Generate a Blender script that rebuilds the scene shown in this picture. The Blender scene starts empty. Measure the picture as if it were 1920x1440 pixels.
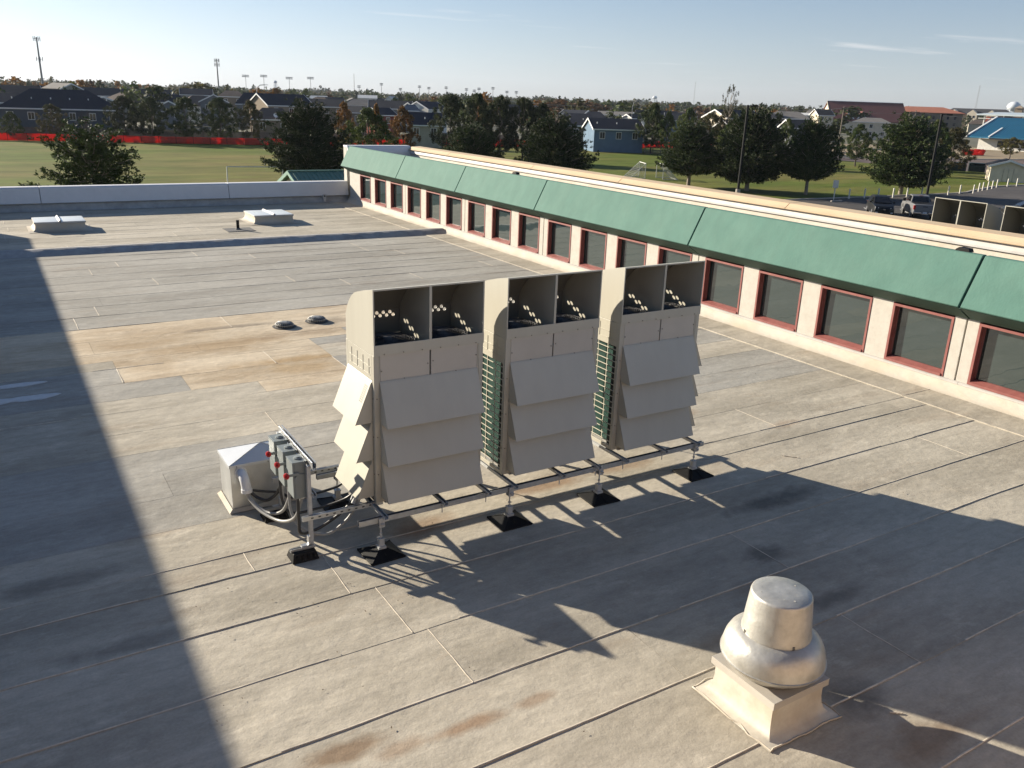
import bpy, math, random
import numpy as np
from mathutils import Vector, Matrix, noise
R = math.radians
random.seed(7); rng = np.random.default_rng(7)
S = bpy.context.scene
col = S.collection
# ---------------------------------------------------------------- camera
H = 4.9
PITCH, ROLL, YAW, FPX = 0.3255, 0.0354, 0.5583, 1579.2
cy, sy = math.cos(YAW), math.sin(YAW)
Fw = Vector((sy*math.cos(PITCH), cy*math.cos(PITCH), -math.sin(PITCH)))
Rt = Vector((cy, -sy, 0)); Up = Rt.cross(Fw)
R2 = Rt*math.cos(ROLL)+Up*math.sin(ROLL); U2 = Up*math.cos(ROLL)-Rt*math.sin(ROLL)
cd = bpy.data.cameras.new('camera'); cam = bpy.data.objects.new('camera', cd); col.objects.link(cam)
M = Matrix.Identity(4)
for i in range(3):
    M[i][0] = R2[i]; M[i][1] = U2[i]; M[i][2] = -Fw[i]
M[0][3], M[1][3], M[2][3] = 0, 0, H
cam.matrix_world = M
cd.sensor_width = 36; cd.lens = 36*FPX/1920; cd.clip_start = .1; cd.clip_end = 30000
S.camera = cam
# ---------------------------------------------------------------- light
SUN_AZ, SUN_EL = R(-30.6), R(18.0)       # azimuth from +Y, negative towards -X
sd = Vector((math.sin(SUN_AZ)*math.cos(SUN_EL), math.cos(SUN_AZ)*math.cos(SUN_EL), math.sin(SUN_EL)))
w = bpy.data.worlds.new('World'); S.world = w; w.use_nodes = True
nt = w.node_tree; nt.nodes.clear()
def N(nt, t, **k):
    n = nt.nodes.new(t)
    for a, b in k.items(): setattr(n, a, b)
    return n
out = N(nt, 'ShaderNodeOutputWorld'); bg = N(nt, 'ShaderNodeBackground'); bg.inputs[1].default_value = .067
sky = N(nt, 'ShaderNodeTexSky', sky_type='NISHITA', sun_disc=False)
sky.sun_elevation = SUN_EL; sky.sun_rotation = SUN_AZ
sky.altitude = 400; sky.air_density = 1.0; sky.dust_density = .35; sky.ozone_density = 4.5
tc = N(nt, 'ShaderNodeTexCoord'); sp = N(nt, 'ShaderNodeSeparateXYZ'); nt.links.new(tc.outputs['Generated'], sp.inputs[0])
def wmath(op, a, b=None, c=None):
    m = N(nt, 'ShaderNodeMath', operation=op)
    for i, v in enumerate((a, b, c)):
        if v is None: continue
        if isinstance(v, (int, float)): m.inputs[i].default_value = v
        else: nt.links.new(v, m.inputs[i])
    return m.outputs[0]
zc = wmath('MAXIMUM', sp.outputs[2], .02)
# thin high cloud wisps: a noise field on a flat layer above the place, drawn out along one direction
cx = wmath('DIVIDE', sp.outputs[0], zc); cyy = wmath('DIVIDE', sp.outputs[1], zc)
cmb = N(nt, 'ShaderNodeCombineXYZ'); nt.links.new(wmath('MULTIPLY', cx, .32), cmb.inputs[0]); nt.links.new(wmath('MULTIPLY', cyy, .75), cmb.inputs[1])
cmb.inputs[2].default_value = 3.7
n1 = N(nt, 'ShaderNodeTexNoise'); n1.inputs['Scale'].default_value = .9; n1.inputs['Detail'].default_value = 7; n1.inputs['Roughness'].default_value = .55
nt.links.new(cmb.outputs[0], n1.inputs['Vector'])
cr = N(nt, 'ShaderNodeMapRange'); cr.inputs[1].default_value = .60; cr.inputs[2].default_value = .80; cr.inputs[4].default_value = .45
nt.links.new(n1.outputs[0], cr.inputs[0])
ef = N(nt, 'ShaderNodeMapRange'); ef.inputs[1].default_value = .015; ef.inputs[2].default_value = .06; nt.links.new(sp.outputs[2], ef.inputs[0])
cmask = wmath('MULTIPLY', cr.outputs[0], ef.outputs[0])
mx = N(nt, 'ShaderNodeMix', data_type='RGBA'); mx.inputs[7].default_value = (7.6, 7.3, 7.2, 1)
# moisture haze: towards the horizon the clear-sky colour washes out to a neutral pale tone of the same brightness, at every azimuth
bw = N(nt, 'ShaderNodeRGBToBW'); nt.links.new(sky.outputs[0], bw.inputs[0])
pale = N(nt, 'ShaderNodeVectorMath', operation='SCALE'); pale.inputs[0].default_value = (.95, .985, 1.10); nt.links.new(bw.outputs[0], pale.inputs['Scale'])
hz = N(nt, 'ShaderNodeMapRange'); hz.interpolation_type = 'SMOOTHSTEP'; hz.inputs[1].default_value = -.05; hz.inputs[2].default_value = .25; hz.inputs[3].default_value = .72; hz.inputs[4].default_value = .22; nt.links.new(sp.outputs[2], hz.inputs[0])
hm = N(nt, 'ShaderNodeMix', data_type='RGBA'); nt.links.new(hz.outputs[0], hm.inputs[0]); nt.links.new(sky.outputs[0], hm.inputs[6]); nt.links.new(pale.outputs[0], hm.inputs[7])
nt.links.new(cmask, mx.inputs[0]); nt.links.new(hm.outputs[2], mx.inputs[6])
nt.links.new(mx.outputs[2], bg.inputs[0]); nt.links.new(bg.outputs[0], out.inputs[0])
sl = bpy.data.lights.new('sun', 'SUN'); sl.energy = 5.0; sl.angle = R(.55); sl.color = (1, .90, .74)
so = bpy.data.objects.new('sun', sl); col.objects.link(so); so.rotation_euler = sd.to_track_quat('Z', 'Y').to_euler()
vs = S.view_settings; vs.view_transform = 'Standard'; vs.look = 'None'; vs.exposure = 1.12; vs.gamma = 1; vs.use_curve_mapping = False
S.cycles.max_bounces = 6; S.cycles.diffuse_bounces = 3; S.cycles.glossy_bounces = 3; S.cycles.transparent_max_bounces = 8
S.cycles.caustics_reflective = False; S.cycles.caustics_refractive = False; S.cycles.sample_clamp_indirect = 6
# ---------------------------------------------------------------- helpers
class MB:
    def __init__(s): s.v = []; s.f = []
    def add(s, v, f):
        o = len(s.v); s.v += [tuple(p) for p in v]; s.f += [tuple(i+o for i in q) for q in f]; return s
    def box(s, x0, x1, y0, y1, z0, z1):
        return s.add([(x0,y0,z0),(x1,y0,z0),(x1,y1,z0),(x0,y1,z0),(x0,y0,z1),(x1,y0,z1),(x1,y1,z1),(x0,y1,z1)],
                     [(0,3,2,1),(4,5,6,7),(0,1,5,4),(1,2,6,5),(2,3,7,6),(3,0,4,7)])
    def hexa(s, p): return s.add(p, [(0,3,2,1),(4,5,6,7),(0,1,5,4),(1,2,6,5),(2,3,7,6),(3,0,4,7)])
    def cyl(s, a, b, r0, r1=None, n=10, caps=True):
        r1 = r0 if r1 is None else r1
        a = Vector(a); b = Vector(b); d = (b-a).normalized()
        u = d.orthogonal().normalized(); v = d.cross(u)
        P = []
        for c, r in ((a, r0), (b, r1)):
            for i in range(n):
                t = 2*math.pi*i/n; P.append(c+u*(r*math.cos(t))+v*(r*math.sin(t)))
        F = [(i, (i+1) % n, n+(i+1) % n, n+i) for i in range(n)]
        if caps: F += [tuple(range(n))[::-1], tuple(range(n, 2*n))]
        return s.add(P, F)
    def tube(s, pts, r, n=7, taper=None):
        pts = [Vector(p) for p in pts]; m = len(pts); P = []
        u = None
        for k, p in enumerate(pts):
            d = (pts[min(k+1, m-1)]-pts[max(k-1, 0)]).normalized()
            if u is None: u = d.orthogonal().normalized()
            u = (u-d*u.dot(d)).normalized(); v = d.cross(u)
            rr = r if taper is None else r*(1-(1-taper)*k/(m-1))
            for i in range(n):
                t = 2*math.pi*i/n; P.append(p+u*(rr*math.cos(t))+v*(rr*math.sin(t)))
        F = [(k*n+i, k*n+(i+1) % n, (k+1)*n+(i+1) % n, (k+1)*n+i) for k in range(m-1) for i in range(n)]
        F += [tuple(range(n))[::-1], tuple(range((m-1)*n, m*n))]
        return s.add(P, F)
    def lathe(s, prof, c=(0,0,0), n=32):
        P = []; m = len(prof)
        for r, z in prof:
            for i in range(n):
                t = 2*math.pi*i/n; P.append((c[0]+r*math.cos(t), c[1]+r*math.sin(t), c[2]+z))
        F = [(k*n+i, k*n+(i+1) % n, (k+1)*n+(i+1) % n, (k+1)*n+i) for k in range(m-1) for i in range(n)]
        F += [tuple(range(n))[::-1], tuple(range((m-1)*n, m*n))]
        return s.add(P, F)
    def prism(s, poly, axis, a, b):
        """closed profile extruded along an axis; poly holds the two other coordinates in order"""
        n = len(poly)
        def mk(t, p):
            return {'x': (t, p[0], p[1]), 'y': (p[0], t, p[1]), 'z': (p[0], p[1], t)}[axis]
        P = [mk(a, p) for p in poly]+[mk(b, p) for p in poly]
        F = [(i, (i+1) % n, n+(i+1) % n, n+i) for i in range(n)]+[tuple(range(n))[::-1], tuple(range(n, 2*n))]
        return s.add(P, F)
    def xf(s, mat, start=0):
        s.v = s.v[:start]+[tuple(mat @ Vector(p)) for p in s.v[start:]]; return s
    def mesh(s, name, m, smooth=0, fix=True):
        me = bpy.data.meshes.new(name); me.from_pydata(s.v, [], s.f); me.validate()
        if fix:
            import bmesh
            bm = bmesh.new(); bm.from_mesh(me); bmesh.ops.recalc_face_normals(bm, faces=bm.faces); bm.to_mesh(me); bm.free()
        if m: me.materials.append(m)
        if smooth:
            me.polygons.foreach_set('use_smooth', [True]*len(me.polygons)); me.set_sharp_from_angle(angle=R(smooth))
        return me
    def build(s, name, m, parent=None, smooth=0, bevel=0, fix=True):
        me = s.mesh(name, m, smooth, fix); return link(name, me, parent, bevel)
def link(name, me, parent=None, bevel=0):
    o = bpy.data.objects.new(name, me); col.objects.link(o)
    if parent: o.parent = parent
    if bevel:
        b = o.modifiers.new('bevel', 'BEVEL'); b.width = bevel; b.segments = 2; b.limit_method = 'ANGLE'; b.angle_limit = R(40)
    return o
def tag(o, label=None, cat=None, group=None, kind=None):
    for k, v in (('label', label), ('category', cat), ('group', group), ('kind', kind)):
        if v: o[k] = v
    return o
def empty(name, loc=(0,0,0), rz=0, label=None, cat=None, group=None):
    o = bpy.data.objects.new(name, None); col.objects.link(o); o.empty_display_size = .2
    o.location = loc; o.rotation_euler = (0, 0, rz); return tag(o, label, cat, group)
def copy_tree(o, parent=None):
    c = o.copy(); col.objects.link(c); c.parent = parent
    for ch in [x for x in KIDS.get(o.name, [])]: copy_tree(ch, c)
    return c
KIDS = {}
def freeze(o):
    """remember the children of a prototype so that copies need no search"""
    KIDS[o.name] = list(o.children)
    for c in o.children: freeze(c)
# ---------------------------------------------------------------- materials
def mat(name, c, rough=.7, metal=0, var=.12, scale=3, bump=0, bscale=40, spec=.5, obj_var=0, stretch=(1,1,1), c2=None, c2scale=.5, c2amt=.5, coat=0):
    m = bpy.data.materials.new(name); m.use_nodes = True; t = m.node_tree; b = t.nodes['Principled BSDF']
    L = t.links.new
    g = N(t, 'ShaderNodeNewGeometry'); mp = N(t, 'ShaderNodeMapping'); mp.inputs['Scale'].default_value = stretch; L(g.outputs['Position'], mp.inputs[0])
    b.inputs['Roughness'].default_value = rough; b.inputs['Metallic'].default_value = metal; b.inputs['Specular IOR Level'].default_value = spec
    if coat: b.inputs['Coat Weight'].default_value = coat; b.inputs['Coat Roughness'].default_value = .05
    cur = None
    if c2:
        n = N(t, 'ShaderNodeTexNoise'); n.inputs['Scale'].default_value = c2scale; n.inputs['Detail'].default_value = 6; n.inputs['Roughness'].default_value = .6
        L(mp.outputs[0], n.inputs['Vector'])
        r = N(t, 'ShaderNodeMapRange'); r.inputs[1].default_value = .42; r.inputs[2].default_value = .66; r.inputs[4].default_value = c2amt; L(n.outputs[0], r.inputs[0])
        x = N(t, 'ShaderNodeMix', data_type='RGBA'); x.inputs[6].default_value = (*c, 1); x.inputs[7].default_value = (*c2, 1); L(r.outputs[0], x.inputs[0]); cur = x.outputs[2]
    n = N(t, 'ShaderNodeTexNoise'); n.inputs['Scale'].default_value = scale; n.inputs['Detail'].default_value = 8; n.inputs['Roughness'].default_value = .65; L(mp.outputs[0], n.inputs['Vector'])
    r = N(t, 'ShaderNodeMapRange'); r.inputs[1].default_value = .3; r.inputs[2].default_value = .7; r.inputs[3].default_value = 1-var; r.inputs[4].default_value = 1+var; L(n.outputs[0], r.inputs[0])
    val = r.outputs[0]
    if obj_var:
        oi = N(t, 'ShaderNodeObjectInfo'); r2 = N(t, 'ShaderNodeMapRange'); r2.inputs[3].default_value = 1-obj_var; r2.inputs[4].default_value = 1+obj_var; L(oi.outputs['Random'], r2.inputs[0])
        mm = N(t, 'ShaderNodeMath', operation='MULTIPLY'); L(val, mm.inputs[0]); L(r2.outputs[0], mm.inputs[1]); val = mm.outputs[0]
    vm = N(t, 'ShaderNodeVectorMath', operation='SCALE')
    if cur is not None: L(cur, vm.inputs[0])
    else: vm.inputs[0].default_value = c
    L(val, vm.inputs['Scale']); L(vm.outputs[0], b.inputs['Base Color'])
    if bump:
        n = N(t, 'ShaderNodeTexNoise'); n.inputs['Scale'].default_value = bscale; n.inputs['Detail'].default_value = 4; L(mp.outputs[0], n.inputs['Vector'])
        bp = N(t, 'ShaderNodeBump'); bp.inputs['Strength'].default_value = 1; bp.inputs['Distance'].default_value = bump; L(n.outputs[0], bp.inputs['Height']); L(bp.outputs[0], b.inputs['Normal'])
    return m
def roofmat(name, base, dirt, spots, brown, obj_var=.07):
    """aged mineral-surfaced membrane: per-sheet tone, streaks along the sheets, ponding stains at fixed places"""
    m = bpy.data.materials.new(name); m.use_nodes = True; t = m.node_tree; b = t.nodes['Principled BSDF']; L = t.links.new
    g = N(t, 'ShaderNodeNewGeometry')
    def noi(scale, det, st=(1,1,1), rough=.6):
        mp = N(t, 'ShaderNodeMapping'); mp.inputs['Scale'].default_value = st; L(g.outputs['Position'], mp.inputs[0])
        n = N(t, 'ShaderNodeTexNoise'); n.inputs['Scale'].default_value = scale; n.inputs['Detail'].default_value = det; n.inputs['Roughness'].default_value = rough
        L(mp.outputs[0], n.inputs['Vector']); return n.outputs[0]
    def rng_(x, a, bb, c, d):
        r = N(t, 'ShaderNodeMapRange'); L(x, r.inputs[0])
        for i, v in enumerate((a, bb, c, d)): r.inputs[i+1].default_value = v
        return r.outputs[0]
    def ma(op, x, y):
        n = N(t, 'ShaderNodeMath', operation=op)
        for i, v in enumerate((x, y)):
            if isinstance(v, (int, float)): n.inputs[i].default_value = v
            else: L(v, n.inputs[i])
        return n.outputs[0]
    def mix(f, a, bb):
        x = N(t, 'ShaderNodeMix', data_type='RGBA')
        L(f, x.inputs[0])
        for i, v in ((6, a), (7, bb)):
            if isinstance(v, tuple): x.inputs[i].default_value = (*v, 1)
            else: L(v, x.inputs[i])
        return x.outputs[2]
    c = mix(rng_(noi(.55, 8, (.45, 1.4, 1), .68), .42, .62, 0, .85), base, dirt)
    c = mix(rng_(noi(1.1, 6, (.35, 1.5, 1)), .56, .74, 0, .55*brown), c, (.25, .165, .10))
    c = mix(rng_(noi(2.6, 8, (.7, 1.3, 1), .7), .56, .70, 0, .5), c, tuple(min(.8, v*1.3+.02) for v in base))
    c = mix(rng_(noi(1.6, 9, (.22, 2.4, 1), .75), .53, .70, 0, .5), c, tuple(v*.62 for v in base))
    c = mix(rng_(noi(7, 8, (.5, 1.3, 1), .75), .58, .74, 0, .35*brown+.15), c, (.27, .19, .12))
    sp_ = N(t, 'ShaderNodeSeparateXYZ'); L(g.outputs['Position'], sp_.inputs[0])
    wob = rng_(noi(2.2, 6), .2, .8, -.55, .55)
    for (x, y, rx, ry, amt, cc) in spots:
        dx = ma('DIVIDE', ma('SUBTRACT', sp_.outputs[0], x), rx); dy = ma('DIVIDE', ma('SUBTRACT', sp_.outputs[1], y), ry)
        d = ma('ADD', ma('SQRT', ma('ADD', ma('MULTIPLY', dx, dx), ma('MULTIPLY', dy, dy)), 0), wob)
        c = mix(rng_(d, 1.05, .35, 0, amt), c, cc)
    oi = N(t, 'ShaderNodeObjectInfo'); v1 = rng_(oi.outputs['Random'], 0, 1, 1-obj_var, 1+obj_var)
    v2 = rng_(noi(38, 3), .3, .7, .93, 1.07); v3 = rng_(noi(9, 5, (.6, 1.2, 1)), .3, .7, .90, 1.10)
    vm = N(t, 'ShaderNodeVectorMath', operation='SCALE'); L(c, vm.inputs[0]); L(ma('MULTIPLY', ma('MULTIPLY', v1, v2), v3), vm.inputs['Scale']); L(vm.outputs[0], b.inputs['Base Color'])
    b.inputs['Roughness'].default_value = .93; b.inputs['Specular IOR Level'].default_value = .15
    hh = ma('ADD', ma('MULTIPLY', noi(55, 3), .0022), ma('ADD', ma('MULTIPLY', noi(16, 3), .0035), ma('MULTIPLY', noi(2.2, 3), .02)))
    bp = N(t, 'ShaderNodeBump'); bp.inputs['Strength'].default_value = .8; bp.inputs['Distance'].default_value = 1; L(hh, bp.inputs['Height']); L(bp.outputs[0], b.inputs['Normal'])
    return m
BR = (.20, .125, .07); DK = (.10, .095, .085); RU = (.27, .16, .09)
SPOTS = [(1.75,5.15,.42,.14,.75,BR),(2.2,4.98,.3,.10,.45,RU),(2.75,4.95,.42,.09,.7,RU),(3.45,4.95,.25,.08,.5,RU),(8.45,6.7,.9,.20,.7,DK),(7.15,5.75,.32,.22,.6,DK),(7.1,4.75,.55,.16,.55,DK),
 (3.9,8.2,.5,.28,.6,RU),(5.9,8.5,.8,.22,.65,RU),(7.2,8.5,.7,.2,.5,RU),(1.0,9.6,.5,.16,.45,BR),(.2,8.85,.7,.2,.5,DK),(9.4,9.75,.45,.16,.45,RU),(5.95,3.55,.35,.3,.6,DK),(6.0,2.95,.5,.25,.5,BR),(2.3,9.6,.4,.2,.4,RU),(10.7,8.6,.5,.14,.35,RU),(6.6,5.3,.5,.15,.3,BR),(.6,7.4,.7,.15,.4,DK),(5.5,4.8,.5,.15,.35,BR)]
GREYR = roofmat('aged_grey_membrane', (.485, .440, .360), (.325, .292, .235), SPOTS, .6)
COOLR = roofmat('newer_grey_membrane', (.385, .366, .325), (.290, .272, .238), [], .5)
BEIGER = roofmat('silted_beige_membrane', (.60, .505, .375), (.40, .305, .20), [(3.6,16.9,1.6,.55,.6,(.36,.25,.14)),(2.2,16.0,.6,.5,.5,(.40,.30,.19)),(4.6,14.9,.8,.4,.45,(.42,.29,.15)),(5.6,17.2,1.2,.3,.5,(.30,.22,.15)),(2.6,18.7,1.4,.2,.4,(.33,.25,.17)),(6.3,17.9,1.1,.35,.6,(.22,.18,.14)),(4.2,18.3,1.5,.16,.6,(.20,.17,.14)),(5.0,15.4,1.5,.25,.6,(.36,.23,.10)),(2.2,17.6,.9,.3,.4,(.36,.25,.14))], 1.0)
BEAD = mat('pale_seam_bead', (.58, .51, .41), .9, var=.3, scale=9)
UNIT = mat('beige_powder_coat', (.475, .45, .375), .40, var=.025, scale=2.2, bump=.0012, bscale=2.6, stretch=(3,3,.5), c2=(.43,.40,.33), c2scale=.9, c2amt=.4)
UNITG = mat('beige_sheet_metal', (.49, .455, .40), .38, var=.05, scale=3, bump=.004, bscale=3)
GALV = mat('galvanised_steel', (.56, .57, .57), .42, metal=.75, var=.14, scale=14)
GALVM = mat('matt_galvanised_steel', (.48, .49, .49), .55, metal=.35, var=.15, scale=12)
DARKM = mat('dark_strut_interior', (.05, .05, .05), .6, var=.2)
BLACKR = mat('black_rubber', (.010, .010, .010), .6, var=.3, scale=20, spec=.2)
SWG = mat('grey_enclosure_paint', (.22, .245, .24), .45, var=.05)
REDK = mat('red_knob_plastic', (.42, .012, .015), .35, var=.05)
COIL = mat('green_coated_coil', (.002, .036, .026), .45, var=.3, scale=30, stretch=(1, 1, 4))
GUARD = mat('cream_coil_guard_wire', (.55, .52, .43), .45, var=.05)
FAN = mat('dark_fan_blade', (.02, .022, .035), .4, var=.2)
WIRE = mat('black_guard_wire', (.09, .09, .10), .35, var=.1)
SCREW = mat('screw_head', (.2, .19, .17), .4, metal=.6)
CABLE = mat('dark_cable_sheath', (.035, .035, .037), .4, var=.1)
CABLEG = mat('grey_liquidtight_conduit', (.30, .30, .29), .4, var=.1)
PVC = mat('white_pvc', (.70, .71, .72), .4, var=.05)
ALU = mat('weathered_spun_aluminium', (.56, .545, .50), .45, metal=.6, var=.16, scale=5, bump=.007, bscale=8, c2=(.40,.385,.34), c2scale=7)
CURB = mat('coated_curb', (.60, .565, .48), .6, var=.13, scale=4, bump=.006, bscale=5, c2=(.42,.34,.25), c2scale=3, c2amt=.5)
STUCCO = mat('pale_stucco', (.50, .468, .415), .9, var=.06, scale=14, bump=.004, bscale=60, c2=(.42,.385,.335), c2scale=5, c2amt=.5)
FLASH = mat('white_membrane_flashing', (.50, .455, .385), .8, var=.09, scale=5, bump=.022, bscale=5, c2=(.42,.34,.235), c2scale=2.5, c2amt=.55, stretch=(1,.5,1))
TEAL = mat('teal_precast_panel', (.074, .168, .135), .85, var=.08, scale=3, bump=.0035, bscale=24, obj_var=.03, c2=(.098,.196,.157), c2scale=1.6, c2amt=.6, stretch=(1,1,.5))
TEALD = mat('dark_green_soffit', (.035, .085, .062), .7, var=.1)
REDF = mat('red_window_frame', (.235, .075, .065), .55, var=.07, scale=8, c2=(.31,.12,.10), c2scale=6, c2amt=.5)
GASK = mat('black_gasket', (.012, .012, .012), .6)
CREAM = mat('cream_eifs_cornice', (.56, .43, .285), .85, var=.05, scale=6, bump=.003, bscale=60, c2=(.53,.37,.21), c2scale=1.2, c2amt=.45, stretch=(1,.35,1))
WHITEM = mat('white_roof_coating', (.48, .46, .43), .6, var=.08, scale=3, c2=(.38,.36,.33), c2scale=2, c2amt=.5)
WHITES = mat('white_sealant', (.55, .56, .56), .7, var=.1, scale=9, bump=.004, bscale=12)
SKYL = mat('translucent_white_dome', (.80, .82, .79), .3, var=.03, spec=.6)
WALLX = mat('buff_brick', (.36, .27, .20), .9, var=.12, scale=20)
def glass(name, c, rough=.02, bumpy=.0, ior=1.6):
    m = bpy.data.materials.new(name); m.use_nodes = True; t = m.node_tree; b = t.nodes['Principled BSDF']
    b.inputs['Base Color'].default_value = (*c, 1); b.inputs['Roughness'].default_value = rough; b.inputs['IOR'].default_value = ior
    if bumpy:
        g = N(t, 'ShaderNodeNewGeometry'); n = N(t, 'ShaderNodeTexNoise'); n.inputs['Scale'].default_value = 1.3; t.links.new(g.outputs['Position'], n.inputs['Vector'])
        bp = N(t, 'ShaderNodeBump'); bp.inputs['Distance'].default_value = bumpy; bp.inputs['Strength'].default_value = 1; t.links.new(n.outputs[0], bp.inputs['Height']); t.links.new(bp.outputs[0], b.inputs['Normal'])
    return m
GLASS = glass('dark_tinted_glass', (.036, .052, .051), .035, .008, 2.1)
GLASSH = glass('house_glass', (.02, .022, .025), .06)
CARGL = glass('car_glass', (.008, .008, .009), .05)
# ================================================================ SETTING: roof
roof = MB().box(-4.1, 14.85, -4, 39.9, -.20, -.004).build('roof', mat('roof_deck', (.10,.095,.09), .9)); tag(roof, kind='structure')
SEAMS = [-.9, 0, .9, 1.8, 2.7, 3.61, 4.508, 5.391, 6.315, 7.235, 8.117, 8.57, 9.48, 10.38, 11.15, 11.98, 12.84, 13.8, 14.42, 15.3, 16.2, 16.72, 17.3, 18.25, 19.3, 20.38, 21.35]
while SEAMS[-1] < 27.4: SEAMS.append(SEAMS[-1]+.94)
SEAMS.append(28.6)
LAPS = {2.7: [4.2], 4.508: [4.8, 11.9], 3.61: [6.9], 5.391: [3.08, 7.14, 10.84], 6.315: [2.92, 12.2], 7.235: [2.65, 9.2], 8.117: [1.9, 9.34, 13.19], 8.57: [10.46], 9.48: [6.1], 10.38: [1.5, 12.0], 11.15: [8.4], 11.98: [3.35], 12.84: [11.2], 13.8: [3.66, 5.37], 14.42: [2.54, 5.36],
        15.3: [1.59, 4.27, 5.38, 9.6], 16.2: [1.59, 5.37, 8.7], 16.72: [-.4, 3.2, 6.3], 17.3: [1.35, 8.1], 18.25: [4.17, 9.0], 19.3: [1.27, 10.2], 20.38: [1.79, 7.0]}
beads = MB(); nr = np.random.default_rng(3)
def edge_noise(x, k): return .010*noise.noise(Vector((x*1.3, k*7.1, 0)))+.004*noise.noise(Vector((x*7, k*3.1, 5)))
def lap_h(y): return .0066 if y < 9.2 else (.0026 if y < 19.2 else (.0048 if y < 28.9 else .0024))
def sheet(x0, x1, y0, y1, m, k):
    n = max(2, int((x1-x0)/.22)); b = MB(); P = []; LH = lap_h(y0)
    for i in range(n+1):
        x = x0+(x1-x0)*i/n; e = edge_noise(x, k); zt = LH*(1+.8*noise.noise(Vector((x*.55, k*2.3, 9))))
        P += [(x, y0+e, 0), (x, y0+e, zt), (x, y0+e+.12, LH*.7), (x, y1+.02, .001)]
    F = []
    for i in range(n):
        a = i*4; c = a+4
        F += [(a, c, c+1, a+1), (a+1, c+1, c+2, a+2), (a+2, c+2, c+3, a+3)]
    F += [(0, 1, 2, 3), (n*4+3, n*4+2, n*4+1, n*4)]
    b.add(P, F); return b.build('membrane_sheet', m, roof)
def bead(pts, wd, ht):
    P = []; n = len(pts)
    for i, p in enumerate(pts):
        a = Vector(pts[max(0, i-1)]); c = Vector(pts[min(n-1, i+1)]); d = (c-a).normalized(); s = Vector((-d.y, d.x, 0))
        ww = wd*(1+.5*noise.noise(Vector(p)*6)); q = Vector(p)
        P += [q-s*ww, q-s*ww*.4+Vector((0,0,ht)), q+s*ww*.4+Vector((0,0,ht)), q+s*ww]
    F = [(i*4+j, i*4+4+j, i*4+5+j, i*4+j+1) for i in range(n-1) for j in range(3)]
    beads.add(P, F)
def row(y0, y1, k, xa, xb, laps):
    xs = [xa]+sorted(laps)+[xb]
    for a, c in zip(xs[:-1], xs[1:]):
        m = GREYR; mid = (a+c)/2
        if 16.7 <= y0 < 19.2 and mid < 9: m = BEIGER
        elif 15.25 <= y0 < 16.7 and 1.5 < mid < 5.3: m = BEIGER
        elif 14.4 <= y0 < 15.2 and 2.5 < mid < 5.3: m = BEIGER
        elif 13.7 <= y0 < 14.4 and 3.6 < mid < 5.3: m = BEIGER
        elif 19.2 < y0 < 28.5 or (9.4 < y0 < 16.8 and nr.random() < .65): m = COOLR
        sheet(a+.002, c-.002, y0, y1, m, k)
        if c < xb:
            pts = [(c+.01*noise.noise(Vector((c, y*3, 1))), y, .009-.008*max(0, (y-y0)/(y1-y0))) for y in np.linspace(y0+.01, y1, 8)]
            if nr.random() < .5: bead(pts, .006 if y0 < 12 else .009, .003)
    # pale bead along the near edge of the lap, broken in places
    x = xa
    while x < xb:
        ln = nr.uniform(1.2, 5.0)
        if nr.random() < (.8 if y0 < 9.2 else (.12 if y0 < 19.2 else .35)):
            pts = [(t, y0+edge_noise(t, k)+.012, lap_h(y0)*(1+.8*noise.noise(Vector((t*.55, k*2.3, 9))))+.0002) for t in np.arange(x, min(x+ln, xb), .11)]
            if len(pts) > 2: bead(pts, .0085 if y0 < 13 else .009, .0035)
        x += ln+nr.uniform(0, 1.5)
for k, (a, b) in enumerate(zip(SEAMS[:-1], SEAMS[1:])):
    key = next((q for q in LAPS if abs(q-a) < .01), None)
    laps = LAPS[key] if key is not None else [nr.uniform(-2, 3)+i*5.2 for i in range(3)]
    row(a, b, k, -4.1, 13.8, [l for l in laps if -3.5 < l < 13.2])
y = 29.25; k = 60
while y < 39.0:
    row(y, min(y+.94, 39.25), k, -4.1, 13.8, [nr.uniform(-2, 2)+i*3.6 for i in range(4)]); y += .94; k += 1
# border sheets running along the window wall, turned through a right angle
y = -4.0
while y < 39.2:
    ye = min(y+6.3, 39.2); b = MB(); n = 24; P = []
    for i in range(n+1):
        yy = y+(ye-y)*i/n; e = edge_noise(yy, 91)
        P += [(13.79+e, yy, .001), (13.79+e, yy, .017), (13.95, yy, .014), (14.72, yy, .016)]
    F = []
    for i in range(n):
        a = i*4; c = a+4; F += [(a, a+1, c+1, c), (a+1, a+2, c+2, c+1), (a+2, a+3, c+3, c+2)]
    b.add(P, F); b.build('membrane_sheet', GREYR, roof)
    bead([(13.80+edge_noise(t, 91), t, .0165) for t in np.arange(y, ye, .15)], .013, .004)
    bead([(t, ye, .016) for t in np.arange(13.85, 14.7, .12)], .009, .004)
    y = ye+.003
# loose extra bead strokes and scraps seen on the sheets
for pts in ([(6.02, 3.32), (6.12, 3.26)], [(9.6, 7.7), (9.75, 7.52)]):
    q = []
    for (ax, ay), (bx, by) in zip(pts[:-1], pts[1:]):
        for t in np.linspace(0, 1, 12): q.append((ax+(bx-ax)*t+.012*noise.noise(Vector((ax*9+t*7, ay, 0))), ay+(by-ay)*t, .012))
    bead(q, .009, .005)
bo = beads.build('seam_bead', BEAD, roof, fix=False); tag(bo, kind='stuff')
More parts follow.
